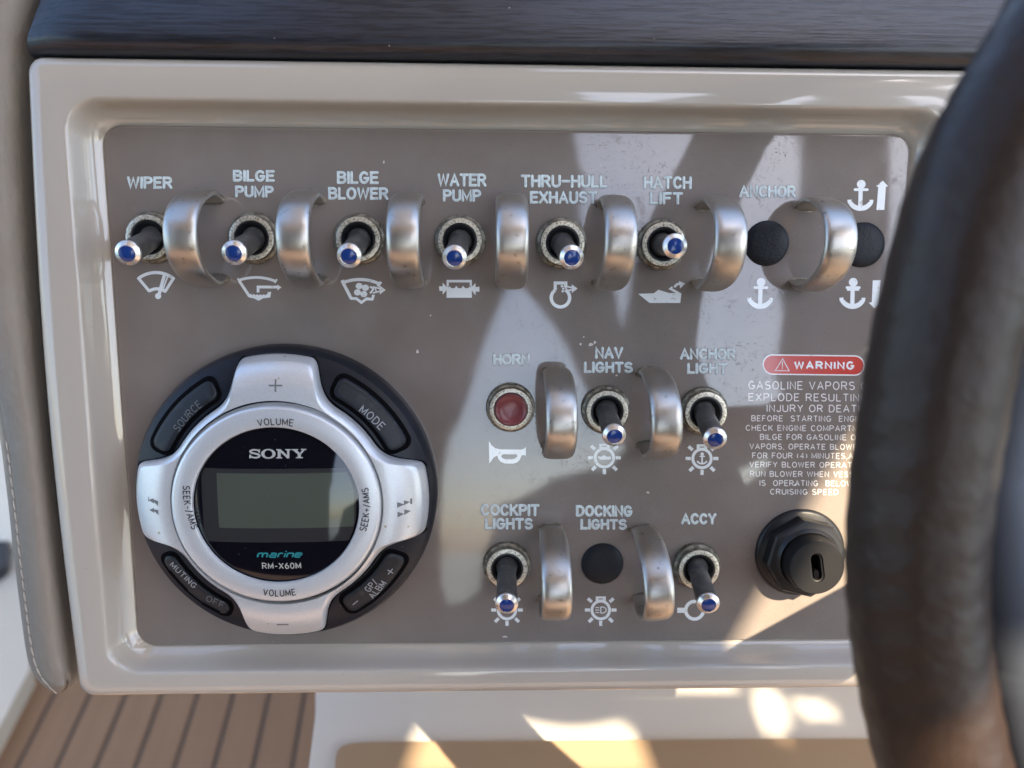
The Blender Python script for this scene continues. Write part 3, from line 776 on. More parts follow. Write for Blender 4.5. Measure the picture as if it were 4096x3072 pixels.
# dark body
def zbody(r):
    t = (r - 34) / 19.0
    return 13.0 - 5.2 * max(0, t) ** 2.2
prof_b = [(51.9, 0), (51.9, 4.5), (51.6, 6.4), (51.0, 7.6)] + [(r, zbody(r)) for r in (50.2, 49.4, 48, 46, 44, 42, 40, 38, 36, 34)]
KEYS = [(118.5, 156, 40.6, 46.6), (24.5, 63.5, 40.6, 46.8), (207, 243, 42.2, 46.6), (-61.5, -27.5, 40.2, 46.6)]
def capsule(a0, a1, r0, r1, grow=0.0, n=14, m=5):
    """annular slot outline with rounded corners, ccw, as (r, theta)"""
    a0 -= math.degrees(grow / 44); a1 += math.degrees(grow / 44); r0 -= grow; r1 += grow
    cr = min(2.3 + grow * .6, (r1 - r0) / 2.01); out = []
    for (rc, ac, s0_) in ((r1 - cr, a1, 0), (r0 + cr, a1, 90), (r0 + cr, a0, 180), (r1 - cr, a0, 270)):
        da = math.degrees(cr / rc)
        acc = ac - da if ac == a1 else ac + da
        for i in range(m + 1):
            t = rad(s0_ + 90 * i / m)
            out.append((rc + cr * math.cos(t), acc + math.degrees(cr * math.sin(t) / rc)))
        if s0_ == 90:
            for i in range(1, n): out.append((r0, (a1 - da) + ((a0 + da) - (a1 - da)) * i / n))
        if s0_ == 270:
            pass
    # outer edge
    da = math.degrees(cr / (r1 - cr))
    for i in range(1, n): out.append((r1, (a0 + da) + ((a1 - da) - (a0 + da)) * i / n))
    return out
vs, fs = lathe(prof_b, 120)
obj('body', vs, fs, body, rem)
for (a0, a1, r0, r1) in KEYS:
    def ring_of(grow, dz):
        return [Vector((r * math.cos(rad(a)) * MM, r * math.sin(rad(a)) * MM, (zbody(r) + dz) * MM)) for r, a in capsule(a0, a1, r0, r1, grow)]
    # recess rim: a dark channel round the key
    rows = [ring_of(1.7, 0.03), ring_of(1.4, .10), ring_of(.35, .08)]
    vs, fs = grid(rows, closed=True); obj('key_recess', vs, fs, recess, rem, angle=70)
    rows = [ring_of(.35, -.3), ring_of(.3, .55), ring_of(0, .95), ring_of(-.4, 1.08), ring_of(-1.2, 1.12), ring_of(-1.5, 1.12)]
    vs, fs = grid(rows, closed=True); k = len(rows[0]); fs.append(tuple(range(5 * k, 6 * k)))
    obj('key', vs, fs, keyp, rem, angle=60)
# silver cross
def rcross(a, R=49.6, base=37.4, hw0=15.0, hw1=12.9, k=0.9):
    best = 0
    for c in (90, 0, 180, 270):
        d = (a - c + 180) % 360 - 180
        if abs(d) < 60:
            dr = abs(rad(d))
            # side line of the arm: half-width shrinks outwards
            lo, hi = 30.0, R
            for _ in range(24):
                m_ = (lo + hi) / 2; hw = hw0 + (hw1 - hw0) * (m_ - 36) / (R - 36)
                inside = m_ * math.sin(dr) <= hw
                if inside: lo = m_
                else: hi = m_
            best = max(best, lo)
    return best
def smax(a, b, k): 
    h = max(k - abs(a - b), 0) / k; return max(a, b) + h * h * k / 4
NT = 360
rad_raw = [rcross(360 * i / NT) for i in range(NT)]
def soft(arr, n_=2):
    for _ in range(n_): arr = [(arr[i - 1] + 2 * arr[i] + arr[(i + 1) % len(arr)]) / 4 for i in range(len(arr))]
    return arr
outer = soft([smax(37.2, r, 8.0) for r in rad_raw], 4)
def zc(r):
    return 18.2 - (5.8 * max(0, (r - 37) / 13.0) ** 1.9)
rows = []
for f, dz, grow in [(0, -2.2, -.2), (0, 0, 0), (.12, 0, 0), (.3, 0, 0), (.5, 0, 0), (.68, 0, 0), (.82, 0, 0), (1, 0, -2.3), (1, -.35, -1.7), (1, -1.9, -.45), (1, -2.8, -.1), (1, -5.2, 0)]:
    row = []
    for i in range(NT):
        ro = outer[i]; ri = 35.0
        if f == 1: r = ro + grow
        else: r = ri + (ro - 2.3 - ri) * f + (grow if f == 0 and dz < 0 else 0)
        z = zc(r) + dz
        row.append(Vector((r * math.cos(2 * math.pi * i / NT) * MM, r * math.sin(2 * math.pi * i / NT) * MM, z * MM)))
    rows.append(row)
vs, fs = grid(rows, closed=True); obj('silver_cross', vs, fs, silver, rem, angle=40)
# flat black strip painting the shaded gap round the cross
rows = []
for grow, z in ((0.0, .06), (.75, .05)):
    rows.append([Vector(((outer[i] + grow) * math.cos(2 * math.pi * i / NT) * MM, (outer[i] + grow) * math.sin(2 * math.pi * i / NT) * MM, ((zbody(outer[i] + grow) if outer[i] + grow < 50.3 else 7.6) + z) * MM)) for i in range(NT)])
vs, fs = grid(rows, closed=True); obj('cross_gap_shade', vs, fs, recess, rem)
vs, fs = lathe([(35.1, 16.5), (34.5, 17.0), (34.2, 19.2), (33.8, 19.75), (33.2, 19.95), (28.0, 20.1), (27.4, 19.95), (27.1, 19.2)], 128); vs = [(x, y * .975, z) for x, y, z in vs]; obj('volume_ring', vs, fs, silver, rem, angle=40)
def zdome(r): return 18.7 + 2.0 * (1 - (r / 27.4) ** 2.6)
vs, fs = lathe([(r, zdome(r)) for r in (27.3, 26.8, 25, 22, 18, 14, 10, 6, 3, .01)], 96); obj('display_window', vs, fs, glassb, rem)
def patch(x0, x1, y0, y1, R, dz, mat, name, nx=30, ny=12):
    rows = []
    for j in range(ny + 1):
        y = y0 + (y1 - y0) * j / ny; xm = math.sqrt(R * R - y * y); a_, b_ = max(x0, -xm), min(x1, xm)
        rows.append([Vector(((a_ + (b_ - a_) * i / nx) * MM, y * MM, (zdome(math.hypot(a_ + (b_ - a_) * i / nx, y)) + dz) * MM)) for i in range(nx + 1)])
    vs, fs = grid(rows); return obj(name, vs, fs, mat, rem)
def rz(x, y): # zoom (500,1350;1.327) -> mm on the display plane
    q = P(500 + x / 1.327, 1350 + y / 1.327, .0188) - RC; return q.x / MM, q.y / MM
ax, ay = rz(425, 1080); bx_, by_ = rz(1222, 690)
patch(ax, bx_, ay, by_, 26.3, .03, lcdf, 'display_surround')
ax, ay = rz(506, 1004); bx_, by_ = rz(1212, 714)
patch(ax, bx_, ay, by_, 26.0, .06, lcd, 'lcd_screen')

def rtext(text, cx, cy, ang, hgt, width, z, w_, mat, name='lettering', gap=.3, shear=0.0, curve=None, dz=None):
    """text centred at zoom pixel (cx,cy), rotated by ang (deg, ccw), cap height hgt mm, width mm"""
    c = P(500 + cx / 1.327, 1350 + cy / 1.327, z) - RC
    g = G(); st_, wid = layout(text, gap); ca, sa_ = math.cos(rad(ang)), math.sin(rad(ang))
    for i, s_ in enumerate(st_):
        pts = []; fine_ = [s_[0]]
        for (xa, ya), (xb, yb) in zip(s_, s_[1:]):
            nn_ = max(1, int(math.hypot((xb - xa) / wid * width, (yb - ya) * hgt) / .6))
            fine_ += [(xa + (xb - xa) * q_ / nn_, ya + (yb - ya) * q_ / nn_) for q_ in range(1, nn_ + 1)]
        for x, y in fine_:
            X = (x / wid - .5) * width + shear * y * hgt; Y = (y - .5) * hgt
            if curve:
                rr_ = curve + Y * (1 if curve > 0 else 1); t = X / curve
                X = rr_ * math.sin(t); Y = rr_ * math.cos(t) - curve
            pts.append((X * ca - Y * sa_, X * sa_ + Y * ca))
        def fnl(x, y, zz): 
            xx, yy = c.x + x * MM, c.y + y * MM
            zh = z
            if dz: zh = dz(math.hypot(xx, yy) / MM) * MM
            return Vector((xx, yy, zh + zz))
        stroke_geo(g, pts, w_, fnl, 0.00006 + i * 4e-6, 0, False)
    return g.make(name, mat, rem, smooth=False)
kz = lambda r: zbody(r) + 1.2
cz = lambda r: zc(r)
rtext('VOLUME', 799, 446, 0, 2.1, 11.4, .0201, .34, inkd, curve=31.2)
rtext('VOLUME', 820, 1357, 0, 2.1, 10.6, .0201, .34, inkd, curve=-32)
rtext('SEEK-/AMS', 336, 903, -82, 2.1, 14.6, .0201, .34, inkd, gap=.28, curve=-31)
rtext('SEEK+/AMS', 1281, 914, 86, 2.1, 14.6, .0201, .34, inkd, gap=.28, curve=-31)
rtext('SOURCE', 335, 412, 47, 2.4, 12.2, .0125, .30, inks, dz=kz, curve=44)
rtext('MODE', 1316, 422, -43, 2.4, 9.6, .0125, .34, inkk, dz=kz, curve=44)
rtext('MUTING', 314, 1258, -47, 2.0, 11.2, .0125, .34, inkk, dz=kz)
rtext('OFF', 482, 1398, -25, 2.3, 6.2, .0125, .34, inks, dz=kz)
rtext('GP/', 1308, 1312, 50, 2.2, 4.6, .0125, .34, inkk, dz=kz)
rtext('ALBM', 1340, 1338, 50, 2.2, 7.2, .0125, .34, inkk, dz=kz)
rtext('+', 1405, 1237, 50, 2.4 / .56, 2.6, .0125, .36, inkk, dz=kz)
rtext('-', 1222, 1403, 40, 2.2, 2.4, .0125, .36, inkk, dz=kz)
rtext('+', 803, 243, 0, 4.3 / .56 * .95, 4.4, .0168, .52, inkg, name='plus_mark', dz=lambda r: zc(r) + .02)
rtext('-', 845, 1507, 0, 2, 4.0, .015, .55, inkg, name='minus_mark', dz=lambda r: zc(r) + .05)
rtext('RM-X60M', 834, 1207, 0, 1.95, 12.6, .019, .34, logo, dz=lambda r: zdome(r) + .02)
# brand word in wide slab serif letters: filled outlines in a 0..1 high box
def slab():
    L = []
    sN = [(0, 0), (.50, 0), (.50, .1), (.38, .14), (.38, .66), (.92, 0), (1.12, 0), (1.12, .86), (1.26, .9), (1.26, 1), (.78, 1), (.78, .9), (.92, .86), (.92, .34), (.38, 1), (0, 1), (0, .9), (.13, .86), (.13, .14), (0, .1)]
    sY = [(.36, 0), (.94, 0), (.94, .1), (.78, .14), (.78, .42), (1.1, .87), (1.24, .9), (1.24, 1), (.80, 1), (.80, .9), (.90, .88), (.69, .56), (.46, .88), (.56, .9), (.56, 1), (0, 1), (0, .9), (.14, .87), (.52, .42), (.52, .14), (.36, .1)]
    sO = [[(.62 + .62 * math.cos(t), .5 + .53 * math.sin(t)) for t in [2 * math.pi * k / 30 for k in range(30)]], [(.62 + .34 * math.cos(t), .5 + .40 * math.sin(t)) for t in [2 * math.pi * k / 24 for k in range(24)]]]
    L.append((1.06, None)); L.append((1.28, sO)); L.append((1.30, [sN])); L.append((1.26, [sY]))
    return L
g = G(); x = 0.0
q0 = P(500 + 662 / 1.327, 1350 + 637 / 1.327, .019) - RC; q1 = P(500 + 971 / 1.327, 1350 + 589 / 1.327, .019) - RC
H = (q1.y - q0.y); sc_ = (q1.x - q0.x) / 4.98
def flog(x_, y_, z_):
    xx, yy = q0.x + x_ * sc_, q0.y + y_ * H
    return Vector((xx, yy, (zdome(math.hypot(xx, yy) / MM) + .06) * MM + z_))
for wd, lp in slab():
    if lp is None:
        pts = A(.52, .73, .36, .20, 25, 200, 12)[:-1] + [(.25, .60), (.50, .54), (.74, .46)] + A(.56, .27, .36, .20, 40, -160, 14)
        rb = ribbon(pts, .15, False); vv = []
        for k, (a, b, c) in enumerate(rb):
            tck = 1.0 + .35 * math.sin(math.pi * k / (len(rb) - 1))
            a = b + (a - b) * tck; c = b + (c - b) * tck
            vv += [flog(x + a.x, a.y, 0), flog(x + c.x, c.y, 0)]
        ff = [(2 * k, 2 * k + 1, 2 * k + 3, 2 * k + 2) for k in range(len(rb) - 1)]
        g.add(vv, ff)
        g.add(*fill([[(x + .84, .62), (x + .97, .62), (x + .97, 1.0), (x + .88, 1.0), (x + .80, .86)]], flog, 5e-6))
        g.add(*fill([[(x + .06, 0), (x + .15, 0), (x + .26, .13), (x + .20, .40), (x + .06, .40)]], flog, 5e-6))
    else:
        g.add(*fill([[(x + a, b) for a, b in l_] for l_ in lp], flog, 0))
    x += wd
g.make('brand_lettering', logo, rem, smooth=False)
# lower case italic word in teal
LOW = {'m': (1.0, [[(0, 0), (0, .62)], [(0, .5), (.1, .62), (.4, .62), (.48, .52), (.48, 0)], [(.48, .5), (.58, .62), (.86, .62), (.96, .52), (.96, 0)]]),
       'a': (.62, [[(.06, .62), (.5, .62), (.6, .54), (.6, 0), (.1, 0), (0, .08), (0, .26), (.1, .34), (.6, .34)]]),
       'r': (.42, [[(0, 0), (0, .5), (.1, .62), (.42, .62)]]), 'i': (.0, [[(0, 0), (0, .62)], [(0, .82), (0, .95)]]),
       'n': (.6, [[(0, 0), (0, .62)], [(0, .5), (.1, .62), (.5, .62), (.6, .52), (.6, 0)]]),
       'e': (.62, [[(0, .33), (.6, .33), (.6, .52), (.5, .62), (.1, .62), (0, .52), (0, .1), (.1, 0), (.56, 0)]])}
g = G(); x = 0.0; tot = sum(LOW[c][0] for c in 'marine') + 5 * .24
q0 = P(500 + 707 / 1.327, 1350 + 1160 / 1.327, .019) - RC; q1 = P(500 + 950 / 1.327, 1350 + 1124 / 1.327, .019) - RC
ii = 0
for ch in 'marine':
    wd, st_ = LOW[ch]
    for s_ in st_:
        s_ = [(p0[0] + (p1[0] - p0[0]) * q_ / 5, p0[1] + (p1[1] - p0[1]) * q_ / 5) for p0, p1 in zip(s_, s_[1:]) for q_ in range(5)] + [s_[-1]]
        pts = [(((x + a) / tot) * (q1.x - q0.x - .9 * MM) / MM + .55 * b * 1.6, b * (q1.y - q0.y) / MM) for a, b in s_]
        ii += 1
        stroke_geo(g, pts, .50, lambda a, b, z_: Vector((q0.x + a * MM, q0.y + b * MM, (zdome(math.hypot(q0.x / MM + a, q0.y / MM + b)) + .06) * MM + z_)), ii * 3e-6, 0, False)
    x += wd + .24
g.make('word_lettering', teal, rem, smooth=False)
# seek arrows
def tri(g, pts, k, zf=zc):
    def f_(x, y, z_):
        c = P(500 + x / 1.327, 1350 + y / 1.327, .0165) - RC
        return Vector((c.x, c.y, (zf(math.hypot(c.x, c.y) / MM) + .06) * MM + z_))
    g.add(*fill([pts], f_, k * 4e-6))
g = G()
for k, t in enumerate([[(150, 851), (187, 861), (184, 888)], [(128, 860), (158, 848), (165, 876)], [(152, 907), (187, 908), (187, 935)], [(133, 912), (163, 898), (163, 925)], [(127, 843), (131, 843), (131, 869), (127, 869)]]): tri(g, t, k)
g.make('seek_marks', inkg, rem, smooth=False)
g = G()
for k, t in enumerate([[(1447, 867), (1485, 882), (1447, 897)], [(1482, 860), (1514, 872), (1482, 886)], [(1514, 855), (1524, 855), (1524, 884), (1514, 884)], [(1449, 918), (1484, 932), (1449, 948)], [(1484, 908), (1518, 920), (1484, 938)]]): tri(g, t, k)
g.make('seek_marks', inkg, rem, smooth=False)
# slots under MUTING and OFF, recess ends
for (x0, y0, x1, y1, w_) in ((252, 1228, 338, 1322, 1.3), (428, 1398, 510, 1440, 1.3)):
    g = G()
    a_ = P(500 + x0 / 1.327, 1350 + y0 / 1.327, .0095) - RC; b_ = P(500 + x1 / 1.327, 1350 + y1 / 1.327, .0095) - RC
    pts = []
    for k in range(9):
        t = k / 8; r_ = (a_.lerp(b_, t)); pts.append((r_.x / MM, r_.y / MM))
    stroke_geo(g, pts, w_, lambda x_, y_, z_: Vector((x_ * MM, y_ * MM, (zbody(math.hypot(x_, y_)) + 1.16) * MM)), 0, 0, True)
    g.make('key_slot', recess, rem, smooth=False)

# ------------------------------------------------------------------ wooden fascia above
wd = []
def fascia():
    rows = []
    prof_ = [(105.7, -30), (105.7, 5.5), (105.75, 7.6), (106.0, 8.8), (106.6, 9.9), (107.8, 11.1), (109.2, 12.0), (110.2, 12.3), (111.5, 12.2), (118, 10.4), (128, 7.4), (140, 3.4), (160, -4), (180, -13)]
    for v_, w_ in prof_:
        row = []
        for i in range(41):
            t = i / 40
            left = -153.6 + (v_ - 105.6) * 0.27
            xx = left + (240 - left) * t
            edge = max(0, 1 - (xx - left) / 4.0)
            row.append(Vector((xx * MM, (v_ - 1.2 * t * 0) * MM, (w_ - 3.5 * edge ** 2) * MM)))
        rows.append(row)
    vs, fs = grid([list(reversed(r)) for r in rows])
    k = len(vs)
    end = [rows[j][0] for j in range(len(rows))]
    vs = vs + end + [e + Vector((0.004, 0, -0.03)) for e in end]
    m = len(end)
    for j in range(m - 1): fs.append((k + j, k + j + 1, k + m + j + 1, k + m + j))
    return vs, fs
fr = root('wooden_fascia', (0, 0.105, 0), 'dark stained wooden dash trim running above the taupe panel', 'dash trim')
vs, fs = fascia(); vs = [v - Vector((0, .105, 0)) for v in vs]
obj('wood_board', vs, fs, wood, fr, angle=50)
g = G(); g.add([Vector((a, b, c)) for a, b, c in [(-.1525, .1048, .0030), (.24, .1048, .0030), (.24, .1062, .0050), (-.1525, .1062, .0050)]], [(0, 1, 2, 3)])
g.v = [v - Vector((0, .105, 0)) for v in g.v]
g.make('gap_strip', gap, fr)  # flat black strip along the gap between wood and bezel

# ------------------------------------------------------------------ leather cushion at the left
cu = root('side_cushion', P(200, 2600), 'stitched taupe leather pad along the left side of the panel, ending in a folded point', 'leather cushion')
co = P(200, 2600)
LE = [(-400, -200), (-330, 300), (-230, 800), (-130, 1250), (-20, 1650), (25, 1950), (52, 2200), (80, 2430), (105, 2610), (130, 2690), (165, 2735), (205, 2765), (228, 2776)]
RE = [(215, -200), (128, 300), (142, 926), (165, 1350), (196, 1700), (225, 1980), (252, 2200), (278, 2430), (298, 2570), (308, 2650), (312, 2700), (290, 2745), (240, 2774)]
def lerp_poly(pl, t):
    t *= len(pl) - 1; i = min(int(t), len(pl) - 2); f = t - i
    p0 = pl[max(i - 1, 0)]; p1 = pl[i]; p2 = pl[i + 1]; p3 = pl[min(i + 2, len(pl) - 1)]
    o = []
    for k in (0, 1):
        a, b, c, d = p0[k], p1[k], p2[k], p3[k]
        o.append(.5 * (2 * b + (c - a) * f + (2 * a - 5 * b + 4 * c - d) * f * f + (3 * b - a - 3 * c + d) * f ** 3))
    return o
rows = []; NR, NC = 110, 34
for j in range(NR + 1):
    t = j / NR
    L0, R0 = lerp_poly(LE, t), lerp_poly(RE, t)
    row = []
    tipf = min(1, (1 - t) * 9)
    for i in range(NC + 1):
        s_ = i / NC
        bul = (max(0, 1 - (2 * s_ - 1) ** 2)) ** 0.55
        h = (-10 + 17 * bul * (0.35 + .65 * tipf)) * MM
        # seam groove near the left edge
        h -= 1.6 * MM * math.exp(-((s_ - 0.13) / 0.03) ** 2) * min(1, tipf * 1.2)
        # fold near the tip at the right
        if t > .80:
            ff = (t - .80) / .20
            h -= 7.0 * MM * ff * math.exp(-((s_ - (.72 - .05 * ff)) / .05) ** 2) * min(1, (1 - t) * 25)
            h += 1.2 * MM * ff * math.sin(s_ * 9 + t * 30) * min(1, (1 - t) * 12)
        xx = L0[0] + (R0[0] - L0[0]) * s_; yy = L0[1] + (R0[1] - L0[1]) * s_
        row.append(P(xx, yy, h) - co)
    rows.append(row)
vs, fs = grid([list(reversed(r)) for r in rows]); obj('leather_cover', vs, fs, leather, cu, angle=70)
# back edge skirt so the pad has thickness
sk = [r[0] for r in rows] ; rk = [r[-1] for r in rows]
ring_ = sk + list(reversed(rk)); 
vs, fs = grid([ring_, [p_ + Vector((0.004, 0.004, -0.05)) for p_ in ring_]]); obj('pad_side', vs, fs, leather, cu)
# stitches
sp = []
for j in range(0, NR * 6):
    t = .36 + .635 * j / (NR * 6 - 1)
    L0, R0 = lerp_poly(LE, t), lerp_poly(RE, t)
    s_ = .13; h = (-10 + 17 * (max(0, 1 - (2 * s_ - 1) ** 2)) ** .55 * (0.35 + .65 * min(1, (1 - t) * 9)) - .9 * min(1, (1 - t) * 9)) * MM
    sp.append(P(L0[0] + (R0[0] - L0[0]) * s_, L0[1] + (R0[1] - L0[1]) * s_, h) - co)
def tube(a, b, r, n=6, m=6):
    d = (b - a); L = d.length; d.normalize(); x = d.orthogonal().normalized(); y = d.cross(x); rows_ = []
    for k in range(m + 1):
        f = k / m; rr_ = r * max(.15, math.sin(math.pi * f)) ** .5
        c = a + d * L * f
        rows_.append([c + (x * math.cos(2 * math.pi * q / n) + y * math.sin(2 * math.pi * q / n)) * rr_ for q in range(n)])
    return grid(rows_, closed=True)
acc, last = 0, sp[0]; k0 = sp[0]
for i in range(1, len(sp)):
    acc += (sp[i] - sp[i - 1]).length
    if acc > 4.1 * MM:
        off = Vector((0.00025, 0, 0))
        obj('stitch', *tube(k0 + (sp[i] - k0) * .08 - off, k0 + (sp[i] - k0) * .93 + off + Vector((0, 0, .0003)), .36 * MM), thread, cu)
        k0 = sp[i]; acc = 0

# ------------------------------------------------------------------ steering wheel
WHL_W = 0.125                                    # height of the wheel rim above the panel plane
def Pw(x, y, h=WHL_W): return P(x, y, h)
LEFT = [(4420, -700), (4310, -480), (4190, -260), (4055, 0), (3907, 240), (3800, 426), (3706, 620), (3630, 833), (3560, 1115), (3500, 1389), (3456, 1667), (3424, 1900), (3406, 2150), (3402, 2330), (3414, 2520), (3436, 2700), (3470, 2880), (3515, 3072), (3580, 3300), (3670, 3540)]
rim_r = 0.0128
edge = [Pw(*p_) for p_ in LEFT]
cen = []
for i, p_ in enumerate(edge):
    a, b = edge[max(0, i - 1)], edge[min(len(edge) - 1, i + 1)]
    tg_ = (b - a).normalized(); nn = Vector((-tg_.y, tg_.x, 0)); 
    if nn.x < 0: nn = -nn
    cen.append(p_ + nn * rim_r)
# resample smoothly
def cr(pts, n):
    out = []
    for k in range(n + 1):
        t = k / n * (len(pts) - 1); i = min(int(t), len(pts) - 2); f = t - i
        p0, p1, p2, p3 = pts[max(i - 1, 0)], pts[i], pts[i + 1], pts[min(i + 2, len(pts) - 1)]
        out.append(.5 * (2 * p1 + (p2 - p0) * f + (2 * p0 - 5 * p1 + 4 * p2 - p3) * f * f + (3 * p1 - p0 - 3 * p2 + p3) * f ** 3))
    return out
cl = cr(cen, 160)
for _ in range(20): cl = [cl[0]] + [(cl[i - 1] + cl[i] * 2 + cl[i + 1]) / 4 for i in range(1, len(cl) - 1)] + [cl[-1]]
# close the rim outside the frame with a circle arc through its two ends
a_, m_, b_ = cl[0], cl[len(cl) // 2], cl[-1]
def circ(a, b, c):
    ax, ay, bx__, by__, cx, cy = a.x, a.y, b.x, b.y, c.x, c.y
    d = 2 * (ax * (by__ - cy) + bx__ * (cy - ay) + cx * (ay - by__))
    return Vector((((ax*ax+ay*ay)*(by__-cy) + (bx__*bx__+by__*by__)*(cy-ay) + (cx*cx+cy*cy)*(ay-by__)) / d, ((ax*ax+ay*ay)*(cx-bx__) + (bx__*bx__+by__*by__)*(ax-cx) + (cx*cx+cy*cy)*(bx__-ax)) / d, a.z))
wc = circ(a_, m_, b_); wr = (a_ - wc).length
t0 = math.atan2(b_.y - wc.y, b_.x - wc.x); t1 = math.atan2(a_.y - wc.y, a_.x - wc.x)
while t1 < t0: t1 += 2 * math.pi
extra = [wc + Vector((math.cos(t0 + (t1 - t0) * k / 100), math.sin(t0 + (t1 - t0) * k / 100), 0)) * wr for k in range(1, 100)]
path = cl + extra
def loop_tube(path, r, n=28, bump=None, squash=1.0):
    rows_ = []; m = len(path)
    for i, c in enumerate(path):
        tg_ = (path[(i + 1) % m] - path[i - 1]).normalized(); side = tg_.cross(Vector((0, 0, 1))).normalized()
        rows_.append([c + (side * math.cos(2 * math.pi * k / n) * squash + Vector((0, 0, 1)) * math.sin(2 * math.pi * k / n)) * (r if not bump else r * bump(i, k / n)) for k in range(n)])
    rows_.append(rows_[0])
    return grid(rows_, closed=True)
sw = root('steering_wheel', wc, 'dark brown leather steering wheel rim close to the camera at the right edge', 'steering wheel')
bumpf = lambda i, k: 1.0 - .035 * math.exp(-((k - .37) / .02) ** 2) - .03 * math.exp(-((k - .12) / .03) ** 2) + .008 * math.sin(i * .9 + k * 20)
vs, fs = loop_tube([p_ - wc for p_ in path], rim_r, 40, bumpf); obj('rim', vs, fs, whel, sw, angle=70)
low = lambda p_: min(1.0, max(0.0, (0.0 - p_.y) / 0.04))
inner = [wc + (p_ - wc) * (1 - (0.0165 + 0.006 * low(p_)) / (p_ - wc).length) - Vector((0, 0, .003)) for p_ in path]
vs, fs = loop_tube([p_ - wc for p_ in inner], .0060, 24, lambda i, k: 1 + 1.0 * low(inner[i])); obj('inner_trim_ring', vs, fs, trimm, sw, angle=70)
SW = SUN_L / SUN_L.z
def cast(x, y, h):                               # from a panel pixel along the sun ray up to height h
    q = P(x, y, 0) + SW * h - wc; return (q.x, q.y)
spk = [(.076, -.034), (.105, -.031), cast(2850, 2640, .121), cast(3100, 2503, .121), cast(3400, 2340, .121), (.205, .004), (.262, .012), (.262, -.016), (.208, -.021), cast(3425, 2612, .121), cast(3330, 2690, .121), cast(3222, 2757, .121), (.152, -.045), (.110, -.045), (.080, -.050)]  # unseen wheel arm, outline shaped to cast the dark band on the panel
spk = [(x, y) if i in (2, 3, 4, 9, 10, 11) else (x - wc.x, y - wc.y) for i, (x, y) in enumerate(spk)]
g = G(); g.add(*fill([spk], lambda x, y, z: Vector((x, y, z)), .124 - wc.z, .118 - wc.z)); g.make('shadow_spoke', trimm, sw, smooth=False)
vs, fs = lathe([(32, -30), (32, -16), (29, -10), (16, -6), (.1, -5)], 48); obj('hub', vs, fs, whel, sw)
vs, fs = lathe([(22, -124), (22, -28)], 32); obj('steering_column', vs, fs, cap, sw)

# ------------------------------------------------------------------ floor, footwell (world frame, z up)
CW = M @ CAM; RW = M.to_3x3()
def Pz(x, y, z):
    d = RW @ ray(x, y); t = (z - CW.z) / d.z; return CW + d * t
FZ = CW.z - 0.92
def wroot(name, loc, label, cat, kind=None):
    o = bpy.data.objects.new(name, None); COL.objects.link(o); o.location = loc; return tag(o, label, cat, None, kind)
# teak deck: planks run fore and aft, towards the vanishing point of the photo
hd = (RW @ ray(1737, -183)); hd.z = 0; hd.normalize(); hx = Vector((hd.y, -hd.x, 0))
deck = bpy.data.objects.new('teak_deck', None); COL.objects.link(deck); tag(deck, kind='structure')
o_ = Pz(600, 2904, FZ); dlat0 = (o_ - CW).dot(hx)
yaw = math.atan2(hd.y, hd.x) - math.pi / 2
deck.matrix_world = Matrix.Translation((CW.x, CW.y, FZ)) @ Matrix.Rotation(yaw, 4, 'Z')
PW, GW = .0445, .0055
lat = [(Pz(x, 2904, FZ) - CW).dot(hx) for x in (262, 440, 588, 735, 877, 1015)]
pitch = .0500
line0 = (Pz(450, 2904, FZ) - CW).dot(hx)
def box(x0, x1, y0, y1, z0, z1, bev=0.0):
    vs = [(x0, y0, z0), (x1, y0, z0), (x1, y1, z0), (x0, y1, z0), (x0, y0, z1 - bev), (x1, y0, z1 - bev), (x1, y1, z1 - bev), (x0, y1, z1 - bev),
          (x0 + bev, y0 + bev, z1), (x1 - bev, y0 + bev, z1), (x1 - bev, y1 - bev, z1), (x0 + bev, y1 - bev, z1)]
    fs = [(0, 1, 5, 4), (1, 2, 6, 5), (2, 3, 7, 6), (3, 0, 4, 7), (4, 5, 9, 8), (5, 6, 10, 9), (6, 7, 11, 10), (7, 4, 8, 11), (8, 9, 10, 11)]
    return vs, fs
for k in range(-4, 30):
    x0 = line0 + k * pitch + GW / 2; x1 = x0 + pitch - GW
    vs, fs = box(x0, x1, -3.6, 2.2, -.008, 0, .0008)
    o = obj('plank', vs, fs, teak, deck, smooth=False)
for k in range(5, 34):
    x0 = line0 - k * pitch + GW / 2; x1 = x0 + pitch - GW
    vs, fs = box(x0, x1, -3.6, -.15, -.008, 0, .0008); o = obj('plank', vs, fs, teak, deck, smooth=False)
vs, fs = box(-2, 1.9, -3.65, 2.3, -.02, -.0025); obj('caulk_bed', vs, fs, caulk, deck, smooth=False)

# white moulded footwell pod with a teak mat
SZ = CW.z - 0.345
def wloop(pts, z): return [(lambda q: (q.x, q.y))(Pz(x, y, z)) for x, y in pts]
idf = lambda x, y, z: Vector((x, y, z))
def rounded(loop, r=.02, n=6):
    out = []; m = len(loop)
    for i in range(m):
        p0, p1, p2 = (Vector(loop[(i + k) % m]) for k in (-1, 0, 1))
        a = p1 + (p0 - p1).normalized() * min(r, (p0 - p1).length / 2.2); b = p1 + (p2 - p1).normalized() * min(r, (p2 - p1).length / 2.2)
        for k in range(n + 1):
            t = k / n; out.append(tuple((1 - t) ** 2 * a + 2 * t * (1 - t) * p1 + t * t * b))
    return out
pod = bpy.data.objects.new('footwell_pod', None); COL.objects.link(pod)
tag(pod, 'white moulded fibreglass footwell below the dash panel', 'footwell')
lp = rounded(wloop([(1235, 2500), (1262, 2760), (1262, 2860), (1205, 3300), (5200, 3300), (5200, 2500)], SZ), .004)
g = G(); g.add(*fill([lp], idf, SZ, FZ - .01)); g.make('pod_top', white, pod, smooth=False, world_space=True)
